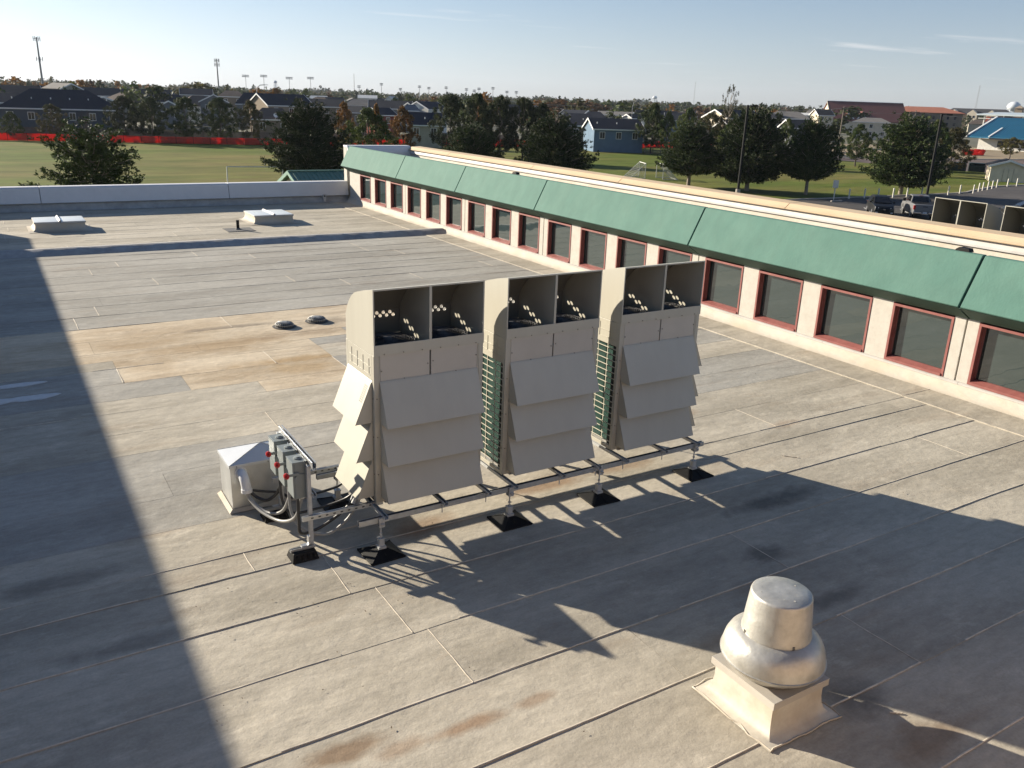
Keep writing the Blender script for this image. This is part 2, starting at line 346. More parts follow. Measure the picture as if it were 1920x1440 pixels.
# expansion joint curb across the roof
ej = MB(); P = []; n = 60
for i in range(n+1):
    x = -4.1+18.8*i/n; wz = .012*noise.noise(Vector((x*1.7, 0, 0)))
    P += [(x, 28.52+wz, .002), (x, 28.62, .05), (x, 28.86, .165+wz), (x, 29.02, .165+wz), (x, 29.22, .05), (x, 29.32, .002)]
F = [(i*6+j, i*6+6+j, i*6+7+j, i*6+j+1) for i in range(n) for j in range(5)]+[(0,1,2,3,4,5), tuple(range(n*6, n*6+6))[::-1]]
ej.add(P, F); o = ej.build('expansion_joint', mat('expansion_joint_membrane', (.36,.35,.34), .8, var=.15, scale=5, c2=(.2,.19,.18), c2scale=2), None, 40)
tag(o, 'low raised grey membrane-covered expansion joint crossing the roof before the skylights', 'expansion joint')
# white sealant streaks on the left
for (x0, x1, yy, dy) in ((-.75, .46, 15.9, .10), (-.75, .61, 15.12, .13)):
    b = MB(); P = []; n = 22
    for i in range(n+1):
        t = i/n; x = x0+(x1-x0)*t; hw = dy*(min(1, (1-t)*5)**.6)*(1+.5*noise.noise(Vector((x*5, yy, 0))))+.004; c = yy+.04*noise.noise(Vector((x*2, yy, 3)))
        P += [(x, c-hw, .006), (x, c-hw*.8, .017), (x, c+hw*.8, .017), (x, c+hw, .006)]
    b.add(P, [(i*4+j, i*4+4+j, i*4+5+j, i*4+j+1) for i in range(n) for j in range(3)]+[(n*4, n*4+1, n*4+2, n*4+3)])
    b.build('sealant_patch', WHITES, roof)
# leaf litter
lf = MB()
for i in range(60):
    if i < 22: x, y = nr.uniform(1.2, 3.4), nr.uniform(5.2, 8.3)
    else: x, y = nr.uniform(.5, 13), nr.uniform(3.6, 13)
    a = nr.uniform(0, 6.28); s = nr.uniform(.006, .016)*(1.25 if y > 8 else 1); u = Vector((math.cos(a), math.sin(a), 0))*s; v = Vector((-math.sin(a), math.cos(a), .5))*s*.45; c = Vector((x, y, .02))
    lf.add([c-u, c+v, c+u*1.2, c-v+Vector((0,0,.004))], [(0,1,2,3)])
o = lf.build('leaf_litter', mat('dry_leaf', (.07,.045,.025), .9), None, fix=False); tag(o, 'scattered dry leaf bits lying on the pale roof membrane', 'leaves', kind='stuff')

# ================================================================ window wall (clerestory)
XW = 14.85; YW = lambda n: 37.64-1.74*n; NW = 23; WH = 1.26; Z0, Z1 = .253, 1.393
cw = empty('clerestory_wall', (XW, 20, 0), 0, 'long pale stucco wall of red-framed windows beneath sloping teal panels', 'wall')
def part(mb, name, m, parent, smooth=0, bevel=0, fix=True):
    o = mb.build(name, m, parent, smooth, bevel, fix); o.matrix_parent_inverse = Matrix.Translation(-parent.location); return o
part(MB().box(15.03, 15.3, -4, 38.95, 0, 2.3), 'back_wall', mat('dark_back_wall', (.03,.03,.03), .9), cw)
JO = {3, 6, 9, 13, 17, 21}
def pier(ya, yb): part(MB().box(XW, 15.028, ya, yb, .2, 1.43), 'pier', STUCCO, cw, 0, .008)
pier(YW(0)+.002, 38.95)
for n in range(1, NW):
    a, b = YW(n), YW(n-1)-WH
    if n in JO: pier(a+.002, (a+b)/2-.014); pier((a+b)/2+.014, b-.002)
    else: pier(a+.002, b-.002)
# one window prototype, local origin at its far (left) bottom corner, window extends towards -Y
wp = empty('window_group', (0,0,0)); bpy.data.objects.remove(wp)
def mk_window():
    f = MB(); t = .045; D = .15
    f.box(-.012, D, -t, 0, 0, Z1-Z0); f.box(-.012, D, -WH, -WH+t, 0, Z1-Z0)
    f.box(-.012, D, -WH+t, -t, Z1-Z0-t, Z1-Z0)
    for s in (0,): f.box(.09, D-.004, -t-.035, -t, .11, Z1-Z0-t); f.box(.09, D-.004, -WH+t, -WH+t+.02, .11, Z1-Z0-t)
    fm = f.mesh('window', REDF)
    s = MB().prism([(-.03, 0), (-.03, .045), (.09, .095), (.15, .10), (.15, 0)], 'y', -WH+t, -t)
    sm = s.mesh('sill', REDF)
    pm = MB().box(.125, .135, -WH+t+.02, -t-.035, .10, Z1-Z0-t).mesh('pane', GLASS)
    gm = MB().box(.10, .126, -t-.058, -t-.034, .10, Z1-Z0-t-.0).box(.10, .126, -t-.058, -WH+t+.02, Z1-Z0-t-.02, Z1-Z0-t-.001).mesh('gasket', GASK)
    return fm, sm, pm, gm
fm, sm, pm, gm = mk_window()
for n in range(NW):
    o = link('window', fm, cw); o.matrix_parent_inverse = Matrix.Translation(-cw.location); o.location = (XW, YW(n), Z0)
    for nm, me in (('sill', sm), ('pane', pm), ('gasket', gm)):
        q = link(nm, me, o)
        if nm == 'pane': q.rotation_euler = (0, R(nr.uniform(-.5, .5)), R(nr.uniform(-.6, .6)))
# base flashing: a kicked-out membrane upturn with a metal counterflashing above
P = []; n = 300; b = MB()
for i in range(n+1):
    y = -4+42.95*i/n; e = .012*noise.noise(Vector((0, y*2.2, 0)))+.006*noise.noise(Vector((0, y*7, 2)))
    crease = .02 if (int(y*10) % 23 == 0) else 0
    P += [(14.60+e*1.5, y, .014), (14.66+e, y, .035), (14.73+e*.7-crease, y, .10), (14.775+e*.4-crease, y, .165), (14.80, y, .215), (14.845, y, .218)]
b.add(P, [(i*6+j, i*6+j+1, i*6+7+j, i*6+6+j) for i in range(n) for j in range(5)])
part(b, 'base_flashing', FLASH, cw, 45, fix=False)
for i, y in enumerate(np.arange(-4, 38.9, 3.05)):
    part(MB().prism([(14.785, .205), (14.785, .238), (14.815, .250), (14.849, .250), (14.849, .205)], 'y', y+.003, min(y+3.047, 38.95)), 'counterflashing', WHITEM, cw)
JY = [38.95, 32.62, 27.42, 22.15, 15.22, 8.25, 1.3, -4]
for a, c in zip(JY[:-1], JY[1:]):
    b = MB().prism([(14.40, 1.70), (14.85, 2.57), (14.88, 2.58), (14.98, 2.58), (15.0, 2.42), (14.95, 2.40), (14.86, 1.62), (14.42, 1.675)], 'y', c+.022, a-.022)
    part(b, 'fascia_panel', TEAL, cw, 0, .01)
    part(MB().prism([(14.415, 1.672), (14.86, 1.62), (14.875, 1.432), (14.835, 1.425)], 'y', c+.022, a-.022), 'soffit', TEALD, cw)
    part(MB().prism([(14.425, 1.66), (14.86, 2.53), (14.95, 2.53), (14.95, 1.5), (14.86, 1.46)], 'y', c-.021, c+.021), 'panel_joint', mat('joint_shadow', (.02,.05,.04), .9) if c == JY[1] else bpy.data.materials['joint_shadow'], cw)
for y in (24.18, 8.68):
    b = MB().prism([(y-.13, 2.578), (y-.10, 2.64), (y+.08, 2.645), (y+.13, 2.61), (y+.15, 2.578)], 'x', 14.90, 15.04)
    part(b, 'scupper_cap', BLACKR, cw)
part(MB().box(15.26, 18.3, -4, 39.2, 1.5, 1.7), 'upper_roof', WHITEM, cw)
# ---- cream cornice parapet behind the teal panels
pw = empty('parapet_wall', (18.3, 20, 1.7), 0, 'white-lined parapet with cream sloped coping running behind the teal panels', 'parapet wall')
part(MB().box(18.14, 18.6, -4, 39.2, -4.2, 2.38), 'wall', STUCCO, pw)
P = []; b = MB(); n = 160
for i in range(n+1):
    y = -4+43.2*i/n; e = .008*noise.noise(Vector((3, y*1.8, 0)))
    P += [(17.98, y, 1.704), (18.06+e, y, 1.80), (18.10+e, y, 2.20), (18.135, y, 2.215)]
b.add(P, [(i*4+j, i*4+j+1, i*4+5+j, i*4+4+j) for i in range(n) for j in range(3)]); part(b, 'membrane_upturn', FLASH, pw, 40, fix=False)
part(MB().prism([(18.04, 2.22), (18.04, 2.27), (18.10, 2.385), (18.13, 2.385), (18.13, 2.22)], 'y', -4, 39.15), 'counterflashing', WHITEM, pw, 0, .004)
CY = [39.2, 35.0, 28.0, 22.6, 15.5, 8.6, 1.8, -4]
for a, c in zip(CY[:-1], CY[1:]):
    part(MB().prism([(18.12, 2.392), (18.0, 2.398), (17.99, 2.432), (18.03, 2.448), (18.15, 2.545), (18.62, 2.565), (18.62, 2.395)], 'y', c+.008, a-.008), 'coping_section', CREAM, pw, 0, .008)
# ---- far parapets (north edge)
fp = empty('parapet_wall', (5, 39.4, 0), 0, 'low pale metal-capped parapet along the far edge of the roof, in shade', 'parapet wall')
part(MB().box(-4.1, 14.85, 39.32, 39.7, -4.2, .90), 'wall', STUCCO, fp)
P = []; b = MB(); n = 90
for i in range(n+1):
    x = -4.1+18.9*i/n; e = .01*noise.noise(Vector((x*2, 3, 0)))
    P += [(x, 38.95+e, .012), (x, 39.08+e, .06), (x, 39.16+e, .20), (x, 39.20, .285), (x, 39.31, .29)]
b.add(P, [(i*5+j, i*5+5+j, i*5+6+j, i*5+j+1) for i in range(n) for j in range(4)])
part(b, 'base_flashing', mat('grey_flashing', (.42,.41,.39), .8, var=.15, scale=4, c2=(.25,.24,.23), c2scale=1.5), fp, 45, fix=False)
CAPG = mat('pale_grey_parapet_cap', (.64, .63, .63), .6, var=.04)
for a, c in zip([-4.1, 1.85, 9.25], [1.85, 9.25, 14.84]):
    part(MB().prism([(39.10, .305), (39.07, .33), (39.09, .36), (39.22, .90), (39.30, .945), (39.75, .945), (39.75, .86), (39.325, .86), (39.325, .305)], 'x', a+.01, c-.01), 'coping_section', CAPG, fp, 0, .008)
fq = empty('parapet_wall', (16.7, 39.4, 1.7), 0, 'short shaded end parapet closing the strip behind the first teal panel', 'parapet wall')
part(MB().box(14.86, 18.6, 39.32, 39.7, -4.2, 2.50), 'wall', STUCCO, fq)
part(MB().prism([(39.21, 2.0), (39.12, 2.02), (39.12, 2.30), (39.21, 2.53), (39.28, 2.585), (39.75, 2.585), (39.75, 2.505), (39.325, 2.505), (39.325, 2.0)], 'x', 14.87, 18.13), 'coping_section', CAPG, fq, 0, .006)
part(MB().prism([(38.95, 1.704), (39.2, 1.8), (39.24, 1.99), (39.31, 1.99), (39.31, 1.704)], 'x', 15.26, 18.0), 'base_flashing', CAPG, fq)
# scupper outlet on the far parapet
so_ = empty('overflow_scupper', (13.6, 39.0, .3), 0, 'small round black-mouthed overflow outlet low on the far parapet', 'outlet')
part(MB().lathe([(.045,0),(.085,0),(.085,.10),(.045,.10),(.045,0)], (0,0,0), 16).xf(Matrix.Translation((13.6,39.08,.30)) @ Matrix.Rotation(R(90),4,'X')), 'collar', GALVM, so_)
part(MB().box(13.54, 13.66, 38.99, 39.05, .05, .22), 'bracket', GALVM, so_)
part(MB().cyl((13.6,39.03,.30),(13.6,39.06,.30),.046), 'opening', BLACKR, so_)
# ---- building bodies (the storeys below and the higher wings the camera stands on)
sb = empty('school_building', (5, 10, -4.2), 0, 'lower storey of the flat-roofed building carrying the roof and its parapets', 'building')
part(MB().box(-4.1, 18.1, -4, 39.3, -4.2, -.21), 'wall', WALLX, sb)
part(MB().box(18.61, 27.5, -20, 39.7, -4.2, 0), 'east_roof', GREYR, sb)
hb = empty('higher_wing', (-12, 10, -4.2), 0, 'higher flat-roofed wing beside the roof whose shadow falls across its left side', 'building')
part(MB().box(-22, -4.11, -.2, 40.9, -4.2, 3.30), 'wall', WALLX, hb)
part(MB().box(-22, 9.0, -20, -.21, -4.2, 3.28), 'wall', WALLX, hb)
# ================================================================ condensing units
UW, UD, UH = 1.35, .82, 1.74        # width, depth, cabinet height
def hood_mesh():
    """one discharge hood: side sheets, top running into a curved back with a zigzag of small holes, front flange"""
    W = .668; t = .004
    prof = [(.0, .722), (.236, .672), (.475, .606), (.54, .582), (.60, .548), (.655, .505), (.705, .455), (.745, .405), (.775, .36), (.795, .315), (.81, .29), (.81, .0)]
    b = MB(); P = []; n = len(prof)
    for (y, z) in prof: P += [(0, y, z), (W, y, z)]
    F = [(2*i, 2*i+1, 2*i+3, 2*i+2) for i in range(n-1)]
    # side sheets with folded front returns
    for x in (0, W):
        o = len(P); P += [(x, y, z) for y, z in prof]+[(x, 0, 0)]; F.append(tuple(range(o, o+n+1)))
    b.add(P, F); me = b.mesh('hood', UNIT, 0, fix=False)
    ob = bpy.data.objects.new('tmp', me); col.objects.link(ob)
    so = ob.modifiers.new('s', 'SOLIDIFY'); so.thickness = t; so.offset = 0; so.material_offset = 1; me.materials.append(HOODSHADE)
    c = MB()
    for i in range(-6, 7):
        c.cyl((W/2+i*.041, .70, .258 if i % 2 else .222), (W/2+i*.041, .9, .258 if i % 2 else .222), .0205, n=12)
    cu = c.build('cut', None); bo = ob.modifiers.new('b', 'BOOLEAN'); bo.object = cu; bo.operation = 'DIFFERENCE'; bo.solver = 'EXACT'
    bpy.context.view_layer.update()
    dg = bpy.context.evaluated_depsgraph_get(); res = bpy.data.meshes.new_from_object(ob.evaluated_get(dg)); res.name = 'hood'
    bpy.data.objects.remove(ob); bpy.data.objects.remove(cu)
    for p in res.polygons: p.use_smooth = False
    return res
HOODSHADE = mat('hood_inner_shade', (.16, .155, .135), .6, var=.05)  # same coating as outside; shade inside the hoods is put into this darker colour
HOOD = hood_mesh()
def flange_mb(W=.668):
    b = MB(); b.box(-.004, W+.004, -.012, .0, -.002, .118)                 # lower front flange
    b.box(-.003, .012, -.006, .004, .118, .722); b.box(W-.012, W+.003, -.006, .004, .118, .722); b.box(.012, W-.012, -.006, .004, .708, .724)
    return b
def guard_mb():
    b = MB(); cxx, cyy, z = .334, .40, .045
    for k in range(10):
        r = .05+.028*k
        P = [(cxx+r*math.cos(a), cyy+r*math.sin(a), z+.035*(1-(r/.33)**2)) for a in np.linspace(0, 2*math.pi, 33)]
        b.tube(P, .0038, 4)
    for a in np.linspace(0, 2*math.pi, 9)[:-1]:
        b.tube([(cxx+.05*math.cos(a), cyy+.05*math.sin(a), z+.032), (cxx+.31*math.cos(a), cyy+.31*math.sin(a), z-.002)], .003, 4)
    b.lathe([(.0001,.002),(.055,0),(.055,-.004),(.0001,-.004)], (cxx,cyy,z+.036), 16)
    return b
def fan_mb():
    b = MB(); cxx, cyy = .334, .40
    b.cyl((cxx, cyy, -.02), (cxx, cyy, .03), .06, n=16)
    for k in range(4):
        a = k*math.pi/2+.3; ca, sa = math.cos(a), math.sin(a)
        q = [(.05,-.03,.0),(.29,-.09,.012),(.30,.08,-.018),(.05,.03,-.012)]
        b.add([(cxx+r*ca-t*sa, cyy+r*sa+t*ca, z) for r, t, z in q]+[(cxx+r*ca-t*sa, cyy+r*sa+t*ca, z-.004) for r, t, z in q], [(0,1,2,3),(7,6,5,4),(0,4,5,1),(1,5,6,2),(2,6,7,3),(3,7,4,0)])
    return b
def baffle(axis, sgn, w0, w1, face, ztop, zbot, outd=.205, slots=False):
    """sloped wind baffle with triangular cheeks; axis: the direction it sticks out in"""
    t = .004; b = MB()
    def V(o, s, z):    # o outwards, s sideways
        return (s, face+sgn*o, z) if axis == 'y' else (face+sgn*o, s, z)
    def slab(pts):
        n = len(pts); d = .004
        P = [V(*p) for p in pts]+[V(p[0]-(d if True else 0), p[1], p[2]-.003) for p in pts]
        b.add(P, [tuple(range(n)), tuple(range(n, 2*n))[::-1]]+[(i, (i+1) % n, n+(i+1) % n, n+i) for i in range(n)])
    slab([(.012, w0, ztop), (outd, w0, zbot), (outd, w1, zbot), (.012, w1, ztop)])
    slab([(.0, w0, ztop+.02), (.012, w0, ztop), (.012, w1, ztop), (.0, w1, ztop+.02)])
    # rolled drip edge
    e = [(outd, w0, zbot), (outd-.014, w0, zbot-.004), (outd-.014, w1, zbot-.004), (outd, w1, zbot)]
    b.add([V(*p) for p in e], [(0,1,2,3)])
    for s in (w0, w1-t):
        tri = [(.0, ztop), (.012, ztop), (outd-.001, zbot+.001), (.0, zbot+.001)]
        P = [V(o, s, z) for o, z in tri]+[V(o, s+t, z) for o, z in tri]
        b.add(P, [(0,1,2,3),(7,6,5,4),(0,4,5,1),(1,5,6,2),(2,6,7,3),(3,7,4,0)])
    return b
def make_unit(left, right):
    """condensing unit; left/right say what closes each end: 'baffle' or 'guard'"""
    u = empty('condensing_unit')
    W, D, HH = UW, UD, UH
    b = MB(); b.box(.04 if left == 'baffle' else .11, W-(.04 if right == 'baffle' else .11), .035, D-.035, .03, HH-.005)
    b.build('cabinet', mat_cab, u)
    # corner posts
    for x in (0, W-.055):
        for y in (0, D-.055):
            p = MB().box(x, x+.055, y, y+.055, 0, HH); pj = .012
            xx = x+.055 if x == 0 else x-.018
            if y == 0: p.box(xx, xx+.018, .004, .05, .05, HH-.002)
            p.build('post', UNIT, u, 0, .004)
    MB().box(.056, W-.056, .0, .03, 0, .05).box(.056, W-.056, D-.03, D, 0, .05).box(.0, .03, .056, D-.056, 0, .05).box(W-.03, W, .056, D-.056, 0, .05).build('base_rail', UNIT, u, 0, .003)
    for x in (.10, W-.18):
        for y in (-.02, D-.06): MB().box(x, x+.08, y, y+.08, -.012, .0).build('foot_bracket', GALVM, u)
    # upper front panels
    xm = W/2
    for a, c in ((.076, xm-.006), (xm+.012, W-.076)):
        MB().box(a, c, .006, .03, 1.425, HH-.004).build('access_panel', UNITG, u, 0, .003)
        MB().box(a, c, D-.03, D-.006, 1.425, HH-.004).build('access_panel', UNITG, u, 0, .003)
    sc = MB()
    for x, z in [(.09,1.56),(xm-.03,1.58),(xm+.035,1.60),(W-.09,1.6),(.36,1.445),(1.0,1.445),(.09,1.18)]: sc.cyl((x,.007,z),(x,-.002,z),.0075,n=8)
    for k in range(6): sc.cyl((.12+k*.225,-.011,UH+.012),(.12+k*.225,-.018,UH+.012),.007,n=8)
    for z in (.35,.8,1.25): sc.cyl((-.001,.03,z),(-.006,.03,z),.007,n=8); sc.cyl((.03,.0,z),(.03,-.006,z),.007,n=8)
    tag(sc.build('screw', SCREW, u), kind='stuff')
    # coils
    MB().box(.09, W-.09, .02, .034, .06, 1.42).build('coil', COIL, u)
    MB().box(.09, W-.09, D-.034, D-.02, .06, 1.42).build('coil', COIL, u)
    for i in range(3):
        zt = 1.425-.45*i
        baffle('y', -1, .065, W-.075, .0, zt, zt-.465).build('wind_baffle', UNIT, u)
        baffle('y', 1, .065, W-.075, D, zt, zt-.465).build('wind_baffle', UNIT, u)
    for side, x, sg in ((left, 0, -1), (right, W, 1)):
        xi = x+sg*-.001
        MB().box(min(x, x-sg*.03), max(x, x-sg*.03), .056, D-.056, 1.425, HH-.004).build('side_panel', UNIT, u, 0, .002)
        r = MB()    # pressed ribs in the upper side panel
        for y in (.13, .30, .47, .64) if side == 'baffle' else (.20, .42, .64): r.box(min(x, x+sg*.005), max(x, x+sg*.005), y, y+.008, 1.50, 1.685)
        for z in (1.50, 1.59): r.box(min(x, x+sg*.005), max(x, x+sg*.005), .10, D-.10, z, z+.008)
        r.build('pressed_rib', UNIT, u)
        if side == 'baffle':
            for i in range(3):
                zt = 1.425-.45*i
                bb = baffle('x', sg, .06, D-.05, x, zt, zt-.465)
                bb.build('wind_baffle', UNIT, u)
                if i == 0 and sg < 0:
                    s = MB()
                    for k in range(9):
                        f_ = .10+.046*k
                        o_, z_ = .012+.193*f_, zt-.465*f_
                        for q in (0, .048):
                            s.add([(x-o_-.0012, .10+q, z_), (x-o_-.0012, .138+q, z_), (x-o_-.0048, .138+q, z_-.009), (x-o_-.0048, .10+q, z_-.009)], [(0,1,2,3)])
                    s.build('vent_slot', DARKM, u)
        else:
            MB().box(min(x-sg*.075, x-sg*.09), max(x-sg*.075, x-sg*.09), .056, D-.056, .05, 1.425).build('coil', COIL, u)
            MB().box(min(x-sg*.074, x-sg*.03), max(x-sg*.074, x-sg*.03), .058, .15, .05, 1.42).build('coil_end', GASK, u)
            g = MB(); xa = x-sg*.012
            for k in range(17):
                z = .10+k*.0795; g.box(min(xa, xa+sg*.006), max(xa, xa+sg*.006), .056, D-.056, z, z+.0095)
            for y in (.24, .44, .62): g.box(min(xa-sg*.007, xa-sg*.001), max(xa-sg*.007, xa-sg*.001), y, y+.0095, .05, 1.424)
            g.build('coil_guard', GUARD, u)
    # fan deck and two hoods
    MB().box(.02, W-.02, .02, D-.02, HH-.006, HH+.001).build('fan_deck', FAN, u)
    for x0 in (.004, W-.004-.668):
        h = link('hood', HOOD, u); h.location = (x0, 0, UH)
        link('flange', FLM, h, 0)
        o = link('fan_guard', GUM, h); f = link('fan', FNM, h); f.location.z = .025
    return u
mat_cab = mat('inner_cabinet', (.10, .10, .09), .7)
FLM = flange_mb().mesh('flange', UNIT); GUM = guard_mb().mesh('fan_guard', WIRE, 40); FNM = fan_mb().mesh('fan', FAN)
ZB = .505
lab = ['tall beige condensing unit with baffles down its left side, nearest the grey disconnect switches',
       'middle beige condensing unit of the row, green coil grille on its left',
       'beige condensing unit at the right end of the row, baffles down its right side']
G1 = 'beige condensing units in a row on the roof stand'
U = []
for (x, l, r), lb in zip(((3.30, 'baffle', 'guard'), (4.955, 'guard', 'guard'), (6.655, 'guard', 'baffle')), lab):
    u = make_unit(l, r); u.location = (x, 8.10, ZB); tag(u, lb, 'condensing unit', G1); U.append(u)
# units on the east roof behind the cream parapet, turned to face the window wall
freeze(U[0])
for y1, lb, xx in ((12.86, 'beige condensing unit whose two open hoods rise behind the cream parapet beside the pickup truck', 20.4),
               (11.08, 'beige condensing unit cut off by the right edge of the picture behind the cream parapet', 20.4)):
    u = copy_tree(U[0]); u.location = (xx, y1, .47); u.rotation_euler = (0, 0, R(-90)); u['label'] = lb; u['group'] = 'beige condensing units behind the cream parapet'
# ================================================================ stand under the row
def channel(b, a, c, w=.042, h=.042, up='z'):
    """open strut channel between two points (three thin walls)"""
    a = Vector(a); c = Vector(c); d = (c-a).normalized(); s = d.cross(Vector((0,0,1)))
    s = s.normalized() if s.length > .1 else Vector((1,0,0)); n = s.cross(d).normalized(); t = .004
    def bar(o1, o2, p1, p2):
        P = [a+s*o1+n*p1, a+s*o2+n*p1, c+s*o2+n*p1, c+s*o1+n*p1, a+s*o1+n*p2, a+s*o2+n*p2, c+s*o2+n*p2, c+s*o1+n*p2]; b.hexa(P)
    bar(-w/2, -w/2+t, -h/2, h/2); bar(w/2-t, w/2, -h/2, h/2); bar(-w/2+t, w/2-t, -h/2, -h/2+t)
    bar(-w/2+t, -w/2+.010, h/2-t, h/2); bar(w/2-.010, w/2-t, h/2-t, h/2)
    return b
st = empty('equipment_stand', (3.3, 7.85, 0), 0, 'long galvanised strut stand carrying the three condensing units on rubber feet', 'stand')
for y in (7.85, 9.22):
    b = MB(); channel(b, (2.98, y, .435), (8.08, y, .435), .05, .062); o = part(b, 'beam', GALV, st)
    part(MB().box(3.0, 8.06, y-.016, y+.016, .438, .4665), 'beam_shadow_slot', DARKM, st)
for x in (3.28, 4.02, 4.60, 4.97, 5.66, 6.22, 6.67, 7.34, 7.93):
    b = MB(); channel(b, (x, 7.76, .474), (x, 9.3, .474), .05, .036); part(b, 'cross_rail', GALVM, st)
    part(MB().box(x-.04, x+.04, 7.815, 7.885, .462, .4665).box(x-.032, x-.022, 7.815, 7.822, .35, .465), 'clamp', GALVM, st)
def leg_mb():
    b = MB()
    b.box(-.045, .045, -.045, .045, .080, .115); b.box(-.030, .030, -.030, .030, .115, .205); b.box(-.036, .036, -.036, .036, .197, .208)
    b.cyl((0,0,.20), (0,0,.40), .0095, n=8); b.cyl((0,0,.25), (0,0,.268), .018, n=6)
    b.box(-.032, .032, -.040, -.030, .352, .47); b.box(-.032, .032, .030, .040, .352, .47); b.box(-.032, .032, -.03, .03, .352, .36)
    b.cyl((0,0,.34), (0,0,.352), .02, n=6); b.cyl((-.02,-.05,.40), (.02,-.05,.40), .008, n=6); b.cyl((.015,-.06,.385), (.015,-.035,.385), .012, n=8)
    return b
def foot_mb():
    s, t = .205, .05
    P = [(-s,-s,.006),(s,-s,.006),(s,s,.006),(-s,s,.006),(-s,-s,.022),(s,-s,.022),(s,s,.022),(-s,s,.022),(-t,-t,.085),(t,-t,.085),(t,t,.085),(-t,t,.085)]
    b = MB().add(P, [(3,2,1,0),(0,1,5,4),(1,2,6,5),(2,3,7,6),(3,0,4,7),(4,5,9,8),(5,6,10,9),(6,7,11,10),(7,4,8,11),(8,9,10,11)])
    for a, c in (((-s,-s,.024),(-t,-t,.086)), ((s,-s,.024),(t,-t,.086)), ((s,s,.024),(t,t,.086)), ((-s,s,.024),(-t,t,.086)), ((0,-s,.024),(0,-t,.086))): b.tube([a, c], .007, 4)
    return b
LM, FM2 = leg_mb().mesh('leg', GALVM), foot_mb().mesh('foot', BLACKR)
for y in (7.84, 9.22):
    for x in (3.24, 4.92, 6.28, 7.93):
        for nm, me in (('leg', LM), ('foot', FM2)):
            o = link(nm, me, st, .004 if nm == 'foot' else 0); o.matrix_parent_inverse = Matrix.Translation(-st.location); o.location = (x, y+nr.uniform(-.02, .02)*(nm == 'foot'), 0)
            if nm == 'foot': o.rotation_euler.z = R(nr.uniform(-4, 4))
# ================================================================ disconnect rack
rk = empty('strut_rack', (2.5, 8.2, 0), 0, 'galvanised strut frame on two black blocks holding the three disconnect switches', 'rack')
for y in (8.20, 9.27):
    part(MB().box(2.54, 2.582, y-.021, y+.021, .135, 1.085).box(2.536, 2.54, y-.012, y+.012, .14, 1.07), 'post', GALVM, rk, 0, .005)
    part(MB().box(2.52, 2.54, y-.03, y+.03, .135, .24).box(2.44, 2.54, y-.03, y+.03, .135, .142), 'angle_bracket', GALV, rk)
    b = MB(); b.add([(2.30,y-.14,.006),(2.60,y-.14,.006),(2.60,y+.10,.006),(2.30,y+.10,.006),(2.325,y-.10,.105),(2.575,y-.10,.105),(2.575,y+.06,.105),(2.325,y+.06,.105)], [(3,2,1,0),(0,1,5,4),(1,2,6,5),(2,3,7,6),(3,0,4,7),(4,5,6,7)])
    for k in range(4): b.box(2.345+k*.062, 2.372+k*.062, y-.132, y-.10, .02, .08)
    part(b, 'rubber_block', BLACKR, rk, 0, .006)
    b = MB(); channel(b, (2.31, y-.02, .118), (2.59, y-.02, .118), .045, .03); part(b, 'base_strut', GALV, rk)
b = MB(); channel(b, (2.60, 8.10, 1.105), (2.60, 9.32, 1.105), .045, .09); part(b, 'top_rail', GALV, rk)
part(MB().box(2.575, 2.579, 8.11, 9.31, 1.135, 1.147), 'rail_lip', GALV, rk)
b = MB(); channel(b, (2.46, 8.165, .475), (3.40, 8.165, .475), .042, .05); part(b, 'side_rail', GALV, rk)
b = MB(); channel(b, (2.46, 9.30, .475), (3.30, 9.30, .475), .042, .05); part(b, 'side_rail', GALV, rk)
b = MB(); channel(b, (2.605, 8.15, .74), (2.605, 9.33, .74)); part(b, 'cross_strut', GALVM, rk)
b = MB()
for k in range(9): b.box(2.55+k*.085, 2.578+k*.085, 8.141, 8.1435, .468, .482); b.box(2.55+k*.085, 2.578+k*.085, 9.276, 9.2785, .468, .482)
part(b, 'strut_slot', DARKM, rk)
def make_switch():
    s = empty('disconnect_switch')
    MB().box(0, .135, 0, .21, 0, .43).build('enclosure', SWG, s, 0, .006)
    MB().box(-.020, -.001, -.006, .216, .012, .436).build('door', SWG, s, 0, .005)
    MB().box(-.026, .14, -.004, .214, .431, .4345).build('rain_lip', SWG, s)
    MB().lathe([(.045,0),(.045,.012),(.035,.016),(.0001,.016)], (.075,.105,.434), 20).build('hub_plate', SWG, s, 40)
    MB().box(.055,.095,.08,.085,.45,.456).build('hub_notch', DARKM, s)
    h = MB().cyl((.065,-.012,.22),(.065,-.0005,.22),.075,n=24).box(-.075,.05,-.020,-.008,.285,.318).box(.105,.117,-.016,-.011,.24,.27)
    ho = h.build('handle', SWG, s, 0, .002)
    MB().lathe([(.0001,.030),(.020,.030),(.034,.022),(.037,.008),(.032,-.006),(.0001,-.006)], (0,0,0), 18).xf(Matrix.Translation((-.085,-.014,.302)) @ Matrix.Rotation(R(-90),4,'Y') @ Matrix.Rotation(R(25),4,'X')).build('knob', REDK, ho, 40)
    MB().cyl((.095,.075,-.02),(.095,.075,0),.022,n=10).cyl((.095,.075,-.035),(.095,.075,-.02),.028,n=6).cyl((.045,.075,-.02),(.045,.075,0),.018,n=10).build('conduit_fitting', GALV, s)
    return s
sw = make_switch(); freeze(sw)
for i, (y, lb) in enumerate(((8.255, 'grey disconnect switch with red knob, in front of the other two'), (8.59, 'grey disconnect switch with red knob, in the middle of the rack'), (8.925, 'grey disconnect switch with red knob, farthest back beside the metal pyramid-capped box'))):
    o = sw if i == 0 else copy_tree(sw)
    o.location = (2.425, y, .685); tag(o, lb, 'switch', 'disconnect switches on the strut rack')
